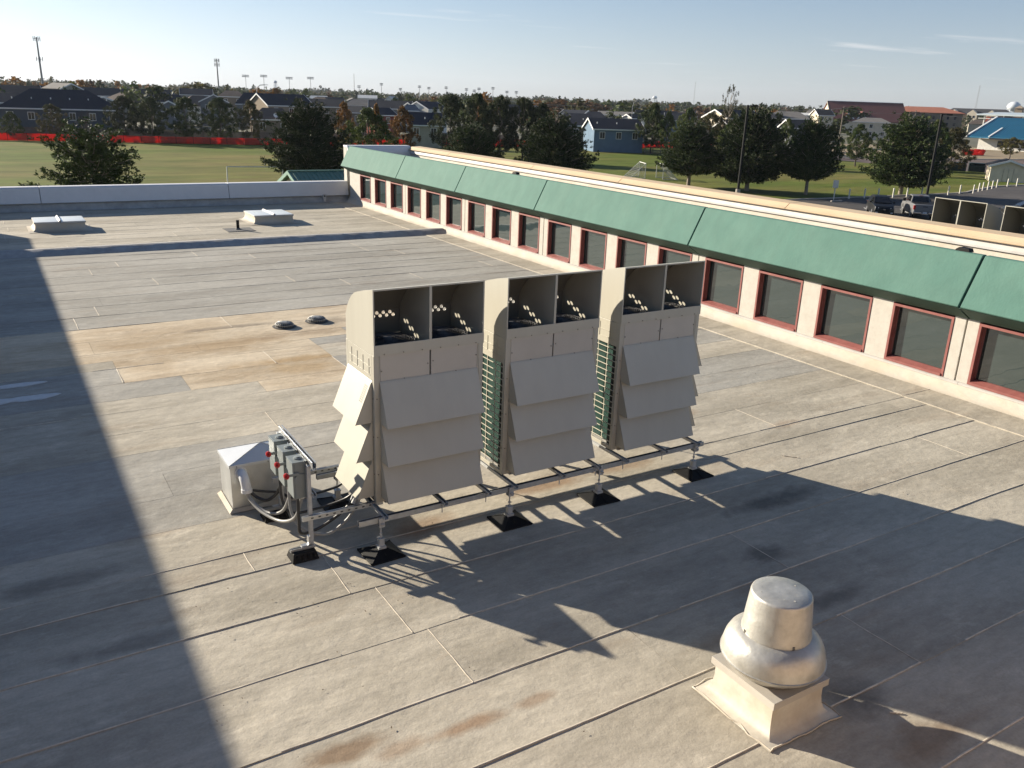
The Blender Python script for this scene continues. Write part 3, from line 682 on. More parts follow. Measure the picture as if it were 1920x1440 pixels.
# ================================================================ pipe housing with pyramid cap
ph = empty('pipe_housing', (2.5, 9.87, 0), 0, 'galvanised sheet metal box with a low pyramid cap beside the disconnect switches', 'metal box')
part(MB().box(2.045, 2.93, 9.60, 10.15, 0, .60), 'body', mat('bright_galvanised_sheet', (.60,.61,.60), .38, metal=.7, var=.16, scale=3, bump=.002, bscale=3), ph, 0, .004)
P = [(2.03,9.585,.585),(2.945,9.585,.585),(2.945,10.165,.585),(2.03,10.165,.585),(2.03,9.585,.622),(2.945,9.585,.622),(2.945,10.165,.622),(2.03,10.165,.622),(2.49,9.875,.745)]
part(MB().add(P, [(3,2,1,0),(0,1,5,4),(1,2,6,5),(2,3,7,6),(3,0,4,7),(4,5,8),(5,6,8),(6,7,8),(7,4,8)]), 'cap', mat('cap_sheet', (.58,.60,.62), .5, metal=.45, var=.06, scale=3), ph)
b = MB(); 
for a in ((2.03,9.585),(2.945,9.585),(2.945,10.165),(2.03,10.165)): b.tube([(a[0],a[1],.624),(2.49,9.875,.747)], .004, 4)
part(b, 'cap_seam', GALVM, ph)
P = []; b = MB().add([(1.99,9.55,.012),(3.00,9.55,.012),(3.00,10.20,.012),(1.99,10.20,.012),(2.035,9.59,.05),(2.94,9.59,.06),(2.94,10.16,.06),(2.035,10.16,.06)], [(0,1,5,4),(1,2,6,5),(2,3,7,6),(3,0,4,7)])
part(b, 'base_flashing', FLASH, ph)
b = MB(); pts = [(2.17,9.60,.51),(2.17,9.53,.515),(2.17,9.47,.49),(2.175,9.435,.44),(2.18,9.42,.37),(2.18,9.415,.34)]
b.tube(pts, .058, 14); b.tube([(2.18,9.417,.37),(2.18,9.413,.325)], .066, 14); b.tube([(2.17,9.601,.51),(2.17,9.592,.51)], .075, 14)
part(b, 'gooseneck', PVC, ph, 50)
sp_b = MB()
for x in (2.12, 2.5, 2.88): sp_b.cyl((x,9.584,.60),(x,9.578,.60),.008,n=6)
part(sp_b, 'cap_screw', SCREW, ph)
# ---- cables
def cat(pts, m=9):
    pts = [Vector(p) for p in pts]; q = [pts[0]]+pts+[pts[-1]]; o = []
    for i in range(1, len(q)-2):
        for k in range(m):
            t = k/m; a, b2, c, d = q[i-1], q[i], q[i+1], q[i+2]
            o.append(.5*((2*b2)+(c-a)*t+(2*a-5*b2+4*c-d)*t*t+(-a+3*b2-3*c+d)*t**3))
    o.append(pts[-1]); return o
cb = [
 ([(2.185,9.41,.34),(2.20,9.37,.24),(2.28,9.12,.16),(2.40,8.80,.17),(2.48,8.50,.34),(2.515,8.33,.65)], .019, CABLEG, 'grey conduit sweeping low from the white elbow up to the front switch'),
 ([(2.20,9.42,.34),(2.22,9.34,.24),(2.33,9.1,.16),(2.45,8.85,.28),(2.515,8.665,.65)], .019, CABLEG, 'grey conduit curving from the white elbow up to the middle switch'),
 ([(2.20,9.42,.35),(2.29,9.36,.25),(2.38,9.25,.25),(2.47,9.14,.38),(2.515,9.00,.65)], .020, CABLE, 'black cable looping from the white elbow to the rear switch'),
 ([(2.19,9.43,.35),(2.36,9.41,.30),(2.56,9.36,.26),(2.66,9.2,.24),(2.9,9.0,.33),(3.15,8.9,.42),(3.25,8.85,.55)], .016, CABLE, 'black cable running from the elbow behind the rack to the left condensing unit'),
 ([(2.47,8.33,.65),(2.47,8.33,.38),(2.50,8.36,.20),(2.72,8.45,.16),(2.92,8.42,.27),(3.07,8.36,.42),(3.16,8.33,.56)], .019, CABLE, 'dark conduit sagging from the front switch to the foot of the left condensing unit'),
 ([(2.47,8.665,.65),(2.47,8.60,.36),(2.55,8.45,.20),(2.78,8.32,.14),(2.98,8.28,.26),(3.09,8.26,.40),(3.18,8.26,.56)], .017, CABLEG, 'grey conduit dipping to the roof between the rack and the left condensing unit'),
 ([(2.47,9.00,.65),(2.47,8.95,.36),(2.55,8.85,.22),(2.85,8.75,.26),(3.1,8.6,.38),(3.2,8.5,.50)], .017, CABLE, 'black conduit from the rear switch passing behind the others to the left unit'),
]
for pts, r, m, lb in cb: tag(MB().tube(cat(pts), r, 8).build('cable', m, None, 60), lb, 'cable', 'cables between the metal box, switches and units')
b = MB().tube([(3.10,8.30,.46),(3.17,8.30,.60),(3.19,8.30,.70)], .028, 10).tube([(3.12,8.42,.42),(3.19,8.42,.58),(3.21,8.42,.68)], .022, 10)
tag(b.build('conduit_fitting', GALVM, None, 50), 'short grey conduit ends entering the lowest baffle on the left unit', 'conduit')
# ================================================================ exhaust fan
FC = (5.185, 3.955)
ef = empty('exhaust_fan', (FC[0], FC[1], 0), 0, 'spun aluminium mushroom exhaust fan on a square coated curb at lower right', 'exhaust fan')
x0, x1, y0, y1 = 4.875, 5.485, 3.63, 4.28
b = MB(); P = []
ring = lambda e, z: [(x0-e, y0-e, z), ((x0+x1)/2, y0-e, z), (x1+e, y0-e, z), (x1+e, (y0+y1)/2, z), (x1+e, y1+e, z), ((x0+x1)/2, y1+e, z), (x0-e, y1+e, z), (x0-e, (y0+y1)/2, z)]
for e, z in ((.13,.010),(.06,.026),(.025,.06),(.008,.11),(0,.18),(0,.335)): P += ring(e, z)
b.add(P, [(k*8+i, k*8+(i+1) % 8, k*8+8+(i+1) % 8, k*8+8+i) for k in range(5) for i in range(8)])
part(b, 'curb', CURB, ef, 35)
sb_ = MB(); per_ = ring(.12, 0); LP_ = []
for i in range(8):
    a_, c_ = Vector(per_[i]), Vector(per_[(i+1) % 8])
    for t_ in np.linspace(0, 1, 9)[:-1]:
        q_ = a_.lerp(c_, t_); LP_.append((q_.x+.03*noise.noise(q_*9), q_.y+.03*noise.noise(q_*9+Vector((5,0,0))), .014))
LP_.append(LP_[0]); sb_.tube(LP_, .007, 6)
part(sb_, 'sealant_bead', FLASH, ef, 60)
part(MB().box(4.845, 5.515, 3.60, 4.31, .345, .362).box(4.845, 4.851, 3.60, 4.31, .295, .345).box(5.509, 5.515, 3.60, 4.31, .295, .345).box(4.851, 5.509, 3.60, 3.606, .295, .345).box(4.851, 5.509, 4.304, 4.31, .295, .345), 'curb_cap', UNITG, ef, 0, .003)
part(MB().lathe([(.26,.362),(.30,.37),(.33,.43),(.345,.47),(.33,.48),(.1,.48)], (FC[0],FC[1],0), 48), 'inlet_ring', ALU, ef, 40)
part(MB().lathe([(.385,.455),(.405,.462),(.437,.50),(.440,.512),(.432,.516),(.428,.55),(.412,.62),(.385,.675),(.345,.712),(.30,.735),(.265,.742),(.1,.742)], (FC[0],FC[1],0), 64), 'wind_band', ALU, ef, 55)
part(MB().lathe([(.288,.738),(.289,.75),(.284,.765),(.252,1.085),(.247,1.10),(.236,1.108),(.12,1.113),(.0001,1.114)], (FC[0],FC[1],0), 64), 'motor_dome', ALU, ef, 50)
b = MB()
for a in (250, 340, 70, 160): 
    a = R(a); b.box(FC[0]+.283*math.cos(a)-.010, FC[0]+.283*math.cos(a)+.010, FC[1]+.283*math.sin(a)-.010, FC[1]+.283*math.sin(a)+.010, .738, .765)
tag(part(b, 'clip', SCREW, ef), kind='stuff')
b = MB()
for k in range(9):
    a = nr.uniform(0, 6.28); r = .19*math.sqrt(nr.uniform(.02, .9)); s = nr.uniform(.003, .013)*nr.random()**.5
    b.lathe([(s,0),(s*.8,.0004),(.0001,.0005)], (FC[0]+r*math.cos(a), FC[1]+r*math.sin(a), 1.1125), 8)
part(b, 'droppings', mat('dried_droppings', (.40,.39,.35), .8, var=.3, scale=40), ef)['kind'] = 'stuff'; 
ms = bpy.data.objects
# ================================================================ skylights
def skylight(x0, x1, y0, y1, h, lb):
    s = empty('skylight', ((x0+x1)/2, (y0+y1)/2, 0), 0, lb, 'skylight', 'white curbed skylights before the far parapet')
    b = MB(); P = []
    for e, z in ((.22,.013),(.09,.03),(.02,.10),(.0,.20),(0,h-.07)): P += [(x0-e,y0-e,z),(x1+e,y0-e,z),(x1+e,y1+e,z),(x0-e,y1+e,z)]
    b.add(P, [(k*4+i, k*4+(i+1) % 4, k*4+4+(i+1) % 4, k*4+4+i) for k in range(4) for i in range(4)]+[(16,17,18,19)])
    part(b, 'curb', FLASH, s, 40)
    xm = (x0+x1)/2
    for a, c in ((x0-.03, xm-.008), (xm+.008, x1+.03)):
        part(MB().box(a, c, y0-.03, y1+.03, h-.068, h-.01), 'frame', WHITEM, s, 0, .006)
        P = [(a+.015,y0-.015,h-.009),(c-.015,y0-.015,h-.009),(c-.015,y1+.015,h-.009),(a+.015,y1+.015,h-.009),(a+.10,y0+.07,h+.006),(c-.10,y0+.07,h+.006),(c-.10,y1-.07,h+.006),(a+.10,y1-.07,h+.006)]
        part(MB().add(P, [(0,1,5,4),(1,2,6,5),(2,3,7,6),(3,0,4,7),(4,5,6,7)]), 'dome', SKYL, s, 60, .02)
    part(MB().prism([(xm-.05, h-.004), (xm, h+.05), (xm+.03, h+.04), (xm+.05, h-.004)], 'y', y0-.03, y1+.03), 'ridge_cap', WHITEM, s)
skylight(1.30, 2.86, 33.45, 34.75, .35, 'white two-panel skylight at the left, near the edge of the big shadow')
skylight(8.72, 10.20, 33.05, 34.55, .35, 'white two-panel skylight in the middle distance, right of the short black vent pipe')
# vent pipe and drains
vp = empty('vent_pipe', (7.77, 31.9, 0), 0, 'short black vent pipe on a dark flashing plate before the right skylight', 'vent pipe')
part(MB().cyl((7.77,31.9,.02),(7.77,31.9,.36),.055,n=14), 'pipe', BLACKR, vp, 40)
part(MB().lathe([(.16,.012),(.10,.03),(.066,.08),(.058,.08)], (7.77,31.9,0), 16).box(7.3,8.3,31.45,32.3,.013,.022), 'flashing', mat('dark_flashing_plate', (.13,.125,.12), .85, var=.2), vp, 40)
def drain(x, y, lb):
    d = empty('roof_drain', (x, y, 0), 0, lb, 'roof drain', 'cast iron roof drains in the stained valley')
    part(MB().lathe([(.26,.012),(.23,.022),(.205,.02),(.20,.03)], (x,y,0), 28), 'sump_ring', mat('drain_ring', (.06,.055,.05), .7) if 'drain_ring' not in bpy.data.materials else bpy.data.materials['drain_ring'], d, 40)
    b = MB()
    for k in range(24):
        a = 2*math.pi*k/24; c, s = math.cos(a), math.sin(a)
        b.tube([(x+.195*c, y+.195*s, .02), (x+.195*c, y+.195*s, .065), (x+.165*c, y+.165*s, .095), (x+.06*c, y+.06*s, .108)], .0085, 4)
    b.lathe([(.0001,.106),(.07,.106),(.07,.116),(.0001,.118)], (x,y,0), 18); b.lathe([(.19,.055),(.203,.055),(.203,.068),(.19,.068),(.19,.055)], (x,y,0), 28); b.lathe([(.10,.100),(.115,.100),(.115,.110),(.10,.110),(.10,.100)], (x,y,0), 24)
    part(b, 'strainer', mat('grey_cast_strainer', (.30,.30,.29), .5, metal=.4) if 'grey_cast_strainer' not in bpy.data.materials else bpy.data.materials['grey_cast_strainer'], d, 40)
    part(MB().cyl((x,y,.013),(x,y,.06),.185,n=20), 'bowl', BLACKR, d)
drain(5.20, 17.85, 'round domed roof drain on the left of the two in the stained valley'); drain(5.99, 18.02, 'round domed roof drain on the right, nearer the condensing units')
# ================================================================ GROUND
G = -4.2
GRASS = mat('dry_autumn_grass', (.098, .128, .022), .95, var=.30, scale=.35, c2=(.185, .155, .052), c2scale=.075, c2amt=.9, stretch=(.5,1.2,1), bump=.05, bscale=6, spec=.1)
ASPH = mat('worn_asphalt', (.075, .070, .068), .9, var=.15, scale=.5, c2=(.11,.10,.095), c2scale=.12, c2amt=.7, spec=.2)
ROADB = mat('brown_grey_road', (.14, .105, .092), .9, var=.1, scale=.4, c2=(.11,.085,.075), c2scale=.08, spec=.2)
CONC = mat('pale_concrete', (.36, .32, .28), .9, var=.1, scale=1)
DIRT = mat('dry_dirt', (.27, .20, .12), .95, var=.2, scale=.6, c2=(.16,.14,.07), c2scale=.15)
FARG = mat('far_suburb_ground', (.10, .10, .06), .95, var=.3, scale=.02, c2=(.14,.12,.09), c2scale=.01)
def sheetp(name, pts, z, m, kind='structure'):
    o = MB().add([(x, y, z) for x, y in pts], [tuple(range(len(pts)))]).build(name, m, None, fix=False)
    if o.data.polygons[0].normal.z < 0: o.data.flip_normals()
    return tag(o, kind=kind)
sheetp('ground', [(-9000,-9000),(9000,-9000),(9000,9000),(-9000,9000)], G-.012, FARG)
sheetp('grass_field', [(-60,-60),(300,-60),(300,60),(147,118.5),(150,160),(100,170),(45,175),(-60,182)], G-.006, GRASS)
# parking lot, its kerb, the road beyond
sheetp('parking_lot', [(27.6,-60),(140,-60),(140,66.4),(124,66.2),(117.3,65.9),(114.3,64.9),(108,63.0),(104.5,61.7),(101,61.2),(70,61.8),(27.6,63.5)], G, ASPH)
sheetp('road', [(143.2,113.5),(142.8,102),(144,92),(146.5,83),(158,72),(190,60),(330,20),(330,75),(250,96),(202.4,108.5),(170,114),(147.3,119)], G, ROADB)
sheetp('verge', [(147.3,119.3),(170,114.4),(202.4,108.9),(250,96.4),(330,75.4),(330,110),(262,150),(205,178),(190,175),(150,135)], G+.004, DIRT)
b = MB()
for (ax, ay), (bx, by) in zip([(147.3,119),(170,114.1),(202.4,108.6),(250,96.1)], [(170,114.1),(202.4,108.6),(250,96.1),(330,75.1)]):
    b.hexa([(ax,ay-.4,G),(bx,by-.4,G),(bx,by+.3,G),(ax,ay+.3,G),(ax,ay-.4,G+.14),(bx,by-.4,G+.14),(bx,by+.3,G+.14),(ax,ay+.3,G+.14)])
tag(b.build('kerb', CONC), kind='structure')
KP = [(70,61.9),(101,61.3),(104.5,61.8),(108,63.1),(114.3,65.0),(117.3,66.0),(124,66.3),(140,66.5)]
b = MB()
for (ax, ay), (bx, by) in zip(KP[:-1], KP[1:]): b.hexa([(ax,ay,G),(bx,by,G),(bx,by+.25,G),(ax,ay+.25,G),(ax,ay,G+.12),(bx,by,G+.12),(bx,by+.25,G+.12),(ax,ay+.25,G+.12)])
tag(b.build('kerb', CONC), kind='structure')
WPAINT = mat('worn_white_paint', (.55,.54,.5), .8, var=.15)
b = MB()
for i in range(7):
    x, y = 62+i*3.1, 56.5-i*1.9
    b.hexa([(x,y,G+.004),(x+.1,y-.1,G+.004),(x+3.9,y+3.9,G+.004),(x+3.8,y+4,G+.004),(x,y,G+.006),(x+.1,y-.1,G+.006),(x+3.9,y+3.9,G+.006),(x+3.8,y+4,G+.006)])
b2 = tag(b.build('stall_lines', WPAINT), kind='stuff'); b2['label'] = 'worn white stall lines painted on the parking lot'; b2['category'] = 'road marking'
# ================================================================ TREES
def leafmat(name, c, c2, var=.35, tr=.25):
    m = bpy.data.materials.new(name); m.use_nodes = True; t = m.node_tree; L = t.links.new; b = t.nodes['Principled BSDF']
    g = N(t, 'ShaderNodeNewGeometry'); n = N(t, 'ShaderNodeTexNoise'); n.inputs['Scale'].default_value = .9; n.inputs['Detail'].default_value = 5; L(g.outputs['Position'], n.inputs['Vector'])
    r = N(t, 'ShaderNodeMapRange'); r.inputs[1].default_value = .38; r.inputs[2].default_value = .62; L(n.outputs[0], r.inputs[0])
    x = N(t, 'ShaderNodeMix', data_type='RGBA'); x.inputs[6].default_value = (*c, 1); x.inputs[7].default_value = (*c2, 1); L(r.outputs[0], x.inputs[0])
    oi = N(t, 'ShaderNodeObjectInfo'); r2 = N(t, 'ShaderNodeMapRange'); r2.inputs[3].default_value = 1-var; r2.inputs[4].default_value = 1+var; L(oi.outputs['Random'], r2.inputs[0])
    isl = N(t, 'ShaderNodeMapRange'); isl.inputs[3].default_value = .6; isl.inputs[4].default_value = 1.4; L(g.outputs['Random Per Island'], isl.inputs[0])
    mm = N(t, 'ShaderNodeMath', operation='MULTIPLY'); L(r2.outputs[0], mm.inputs[0]); L(isl.outputs[0], mm.inputs[1])
    vm = N(t, 'ShaderNodeVectorMath', operation='SCALE'); L(x.outputs[2], vm.inputs[0]); L(mm.outputs[0], vm.inputs['Scale']); L(vm.outputs[0], b.inputs['Base Color'])
    b.inputs['Roughness'].default_value = .65; b.inputs['Specular IOR Level'].default_value = .2
    if tr:
        td = N(t, 'ShaderNodeBsdfTranslucent'); L(vm.outputs[0], td.inputs[0]); ms_ = N(t, 'ShaderNodeMixShader'); ms_.inputs[0].default_value = tr
        L(b.outputs[0], ms_.inputs[1]); L(td.outputs[0], ms_.inputs[2]); L(ms_.outputs[0], t.nodes['Material Output'].inputs[0])
    return m
LEAF = {'dark': leafmat('dark_leaves', (.022,.038,.010), (.050,.058,.016)), 'green': leafmat('green_leaves', (.034,.060,.014), (.075,.088,.022)),
        'olive': leafmat('olive_leaves', (.048,.056,.017), (.090,.070,.026)), 'orange': leafmat('orange_leaves', (.24,.105,.020), (.13,.075,.020)),
        'yellow': leafmat('yellow_leaves', (.12,.10,.022), (.07,.07,.02)), 'pine': leafmat('pine_needles', (.020,.038,.010), (.050,.066,.018), tr=.12),
        'poplar': leafmat('sparse_grey_leaves', (.12,.11,.07), (.07,.07,.04)), 'rust': leafmat('rust_leaves', (.10,.048,.022), (.065,.045,.024))}
BARK = mat('bark', (.09,.07,.055), .95, var=.3, scale=6); BARKP = mat('pale_bark', (.24,.20,.16), .95, var=.3, scale=6)
def leaves_mesh(name, cent, sig, per, size, m, up=.0, seed=1, elong=1.0):
    """many small leaf quads scattered round clump centres (numpy arrays)"""
    r = np.random.default_rng(seed); C = np.repeat(cent, per, 0); n = len(C)
    off = r.normal(size=(n, 3)); off /= np.linalg.norm(off, axis=1, keepdims=True); off *= (r.random((n, 1))**.45)
    s = sig if isinstance(sig, np.ndarray) else np.array([sig]*3); c = C+off*s
    nrm = off+r.normal(size=(n, 3))*.6+np.array([0,0,up]); nrm /= np.linalg.norm(nrm, axis=1, keepdims=True)
    a = r.normal(size=(n, 3)); u = np.cross(nrm, a); u /= np.linalg.norm(u, axis=1, keepdims=True); v = np.cross(nrm, u)
    sz = size*r.uniform(.6, 1.3, (n, 1))
    u *= sz*elong; v *= sz/elong
    V = np.stack([c-u, c-v*.7, c+u, c+v*.7], 1).reshape(-1, 3)
    me = bpy.data.meshes.new(name); me.vertices.add(4*n); me.vertices.foreach_set('co', V.ravel().astype(np.float32))
    me.loops.add(4*n); me.loops.foreach_set('vertex_index', np.arange(4*n, dtype=np.int32)); me.polygons.add(n)
    me.polygons.foreach_set('loop_start', np.arange(0, 4*n, 4, dtype=np.int32)); me.polygons.foreach_set('loop_total', np.full(n, 4, dtype=np.int32))
    me.materials.append(m); me.update(); return me
def crown_pts(r, n, prof, h0, inner=.35):
    t = r.random(n)**.9; a = r.random(n)*2*math.pi; R_ = np.interp(t, [p[0] for p in prof], [p[1] for p in prof])
    lob = 1+.18*np.sin(a*3+t*5+r.random()*6)+.12*np.sin(a*5-t*9+r.random()*6)
    q = np.sqrt(r.random(n)*(1-inner**2)+inner**2)*R_*lob
    return np.stack([q*np.cos(a), q*np.sin(a), h0+t*(1-h0)], 1)
PROF_ROUND = [(0,.25),(.15,.42),(.4,.5),(.7,.40),(.9,.22),(1,.05)]
PROF_OVAL = [(0,.20),(.2,.42),(.45,.5),(.75,.30),(1,.04)]
PROF_PINE = [(0,.34),(.10,.50),(.30,.50),(.55,.40),(.80,.24),(1,.05)]
def tree_proto(i, kind, prof, h0, nc, per, size, sig, leafkey, seed, bark=BARK, trunk_r=.028, flat=1.0, up=0, elong=1.15):
    r = np.random.default_rng(seed); P = crown_pts(r, nc, prof, h0)
    sg = np.array([sig, sig, sig*flat]); me = leaves_mesh('crown', P, sg, per, size, LEAF[leafkey], up, seed, elong)
    b = MB(); b.tube([(0,0,0),(.01,0,h0*.5),(-.005,.008,h0),(.0,0,.62),(0,.004,.88)], trunk_r, 8, taper=.18)
    for k in range(0, nc, max(1, nc//16)):
        p = P[k]; z0 = max(h0*.75, p[2]-.18); b.tube([(0,0,z0),(p[0]*.5,p[1]*.5,z0+(p[2]-z0)*.35),(p[0]*.92,p[1]*.92,p[2])], trunk_r*.34, 4, taper=.25)
    tm = b.mesh('trunk', bark, 60, fix=False); return me, tm
PR = {}
# unit-sized prototypes (height 1, width about 1)
for i in range(3):
    PR['dark', i] = tree_proto(i, 'dark', PROF_ROUND, .16, 190, 85, .0135, .056, 'dark', 10+i)
    PR['green', i] = tree_proto(i, 'green', PROF_OVAL, .20, 165, 80, .0138, .056, 'green', 20+i)
for i in range(2):
    PR['olive', i] = tree_proto(i, 'olive', PROF_ROUND, .16, 140, 80, .0138, .058, 'olive', 30+i)
    PR['orange', i] = tree_proto(i, 'orange', PROF_OVAL, .10, 130, 60, .0185, .06, 'orange', 40+i)
    PR['yellow', i] = tree_proto(i, 'yellow', PROF_ROUND, .25, 80, 50, .022, .07, 'yellow', 50+i)
PR['poplar', 0] = tree_proto(0, 'poplar', [(0,.2),(.3,.34),(.6,.42),(.85,.35),(1,.12)], .3, 60, 26, .014, .05, 'poplar', 61, BARKP)
PR['bare', 0] = tree_proto(0, 'bare', PROF_ROUND, .2, 60, 5, .010, .06, 'rust', 62)
def bare_mesh():
    b = MB(); r = np.random.default_rng(5)
    b.tube([(0,0,0),(0,0,.25),(.01,0,.8)], .018, 6, taper=.3)
    for k in range(150):
        z0 = r.uniform(.15, .7); a = r.uniform(0, 6.28); L_ = r.uniform(.2, .5)*(1.05-z0*.6); d = Vector((math.cos(a)*.75, math.sin(a)*.75, r.uniform(.5, 1.0)))*L_
        b.tube([(0,0,z0), tuple(Vector((0,0,z0))+d*.5), tuple(Vector((0,0,z0))+d+Vector((0,0,.04)))], .004, 3, taper=.3)
    return b.mesh('trunk', BARK, 0, fix=False)
PR['bare', 0] = (PR['bare', 0][0], bare_mesh())
cnt = {}
def put_tree(x, y, h, wd, key, label, group, z=G, i=None, rot=None):
    var = [q for q in PR if q[0] == key]; c = cnt.get(key, 0); cnt[key] = c+1
    cr, tr = PR[var[(c if i is None else i) % len(var)]]
    e = empty('pine_tree' if key.startswith('pine') else 'tree', (x, y, z), (c*2.399) % 6.283 if rot is None else rot, label, 'tree', group)
    for nm, me in (('crown', cr), ('trunk', tr)):
        o = link(nm, me, e); 
    e.scale = (wd, wd, h); return e
# pines: whorled branches carrying upright needle tufts
def pine_proto(seed, prof, h0, nb, gap=0):
    r = np.random.default_rng(seed); tips = []; b = MB()
    b.tube([(0,0,0),(.008,0,.3),(0,.006,.62),(0,0,.97)], .030, 8, taper=.15)
    for k in range(nb):
        t = (k+.5)/nb; z = h0+t*(.97-h0); Rr = np.interp(t, [p[0] for p in prof], [p[1] for p in prof])*r.uniform(.72, 1.12)
        if gap and r.random() < gap*.3: Rr *= .55
        a = k*2.399+r.uniform(-.3, .3); rise = (.10 if t < .5 else .14)*r.uniform(.4, 1.5)
        p0 = np.array([0,0,z-.02]); p1 = np.array([math.cos(a)*Rr*.55, math.sin(a)*Rr*.55, z-.005]); p2 = np.array([math.cos(a)*Rr, math.sin(a)*Rr, z+rise*.6])
        b.tube([tuple(p0), tuple(p1), tuple(p2)], .007, 4, taper=.3)
        nt_ = int(13+22*Rr/.5)
        for q in range(nt_):
            f = r.uniform(.28, 1.0); p = (p0*(1-f)+p1*f*2*(1-f)+p2*f*f) if False else (p1*(1-f)*1.6*f+p2*f*f+p0*(1-f)**2)
            sd_ = np.array([-math.sin(a), math.cos(a), 0])*r.normal()*.060*(.5+f)
            tips.append(p+sd_+np.array([0,0,r.uniform(-.012,.035)]))
    tips = np.array(tips); keep = tips[:, 2] > h0-.03; tips = tips[keep]
    # each tuft is a small upright tapering bunch of needle blades
    r2 = np.random.default_rng(seed+5); per = 15; C = np.repeat(tips, per, 0); n = len(C)
    rad = C.copy(); rad[:, 2] = 0; rad /= (np.linalg.norm(rad, axis=1, keepdims=True)+1e-6)
    d = rad*.55+np.array([0,0,.55])+r2.normal(size=(n,3))*.55; d /= np.linalg.norm(d, axis=1, keepdims=True)
    s = np.cross(d, r2.normal(size=(n,3))); s /= np.linalg.norm(s, axis=1, keepdims=True)
    Ln = r2.uniform(.016, .034, (n,1)); Wd = r2.uniform(.0040, .0075, (n,1)); base = C+r2.normal(size=(n,3))*.009
    V = np.stack([base-s*Wd*.5, base+d*Ln*.5-s*Wd, base+d*Ln, base+d*Ln*.5+s*Wd], 1).reshape(-1,3)
    me = bpy.data.meshes.new('crown'); me.vertices.add(4*n); me.vertices.foreach_set('co', V.ravel().astype(np.float32))
    me.loops.add(4*n); me.loops.foreach_set('vertex_index', np.arange(4*n, dtype=np.int32)); me.polygons.add(n)
    me.polygons.foreach_set('loop_start', np.arange(0, 4*n, 4, dtype=np.int32)); me.polygons.foreach_set('loop_total', np.full(n, 4, dtype=np.int32))
    me.materials.append(LEAF['pine']); me.update()
    return me, b.mesh('trunk', BARKP, 60, fix=False)
PR['pine', 0] = pine_proto(71, PROF_PINE, .20, 130); PR['pine', 1] = pine_proto(72, PROF_PINE, .22, 125); PR['pine', 2] = pine_proto(73, [(0,.40),(.12,.5),(.4,.5),(.68,.40),(.88,.25),(1,.06)], .12, 150)
PR['pineopen', 0] = pine_proto(75, [(0,.50),(.2,.52),(.42,.44),(.55,.27),(.68,.34),(.85,.32),(1,.12)], .12, 76, 1)
PINES = [(6.1,61.7,6.6,8.2,'pineopen',0,'open-branched pine standing alone at left behind the far parapet'),(28.3,85.4,7.9,8.8,'pine',2,'large dense dark pine beside the ribbed green metal roof'),
 (45.9,83.2,6.3,7.0,'pine',0,'low pine just behind the far end of the cream parapet'),(51.8,76.1,7.6,8.4,'pine',1,'broad pine behind the parapet, left of the soccer goals'),
 (71.7,76.7,7.1,7.9,'pine',0,'pine left of the nearer black lamp pole, pale trunk just above the parapet'),(75.3,70.8,8.9,9.0,'pine',2,'tallest dark pine directly right of the nearer black lamp pole'),
 (92.6,62.9,8.6,9.4,'pine',2,'large dense green conifer left of the farther lamp pole'),(79.4,65.7,8.0,7.2,'pine',1,'narrower pine at the parking lot edge behind the white post box')]
for x, y, h, wd, k, i, lb in PINES: put_tree(x, y, h, wd/1.0, k, lb, 'pines between the building and the field', i=i)
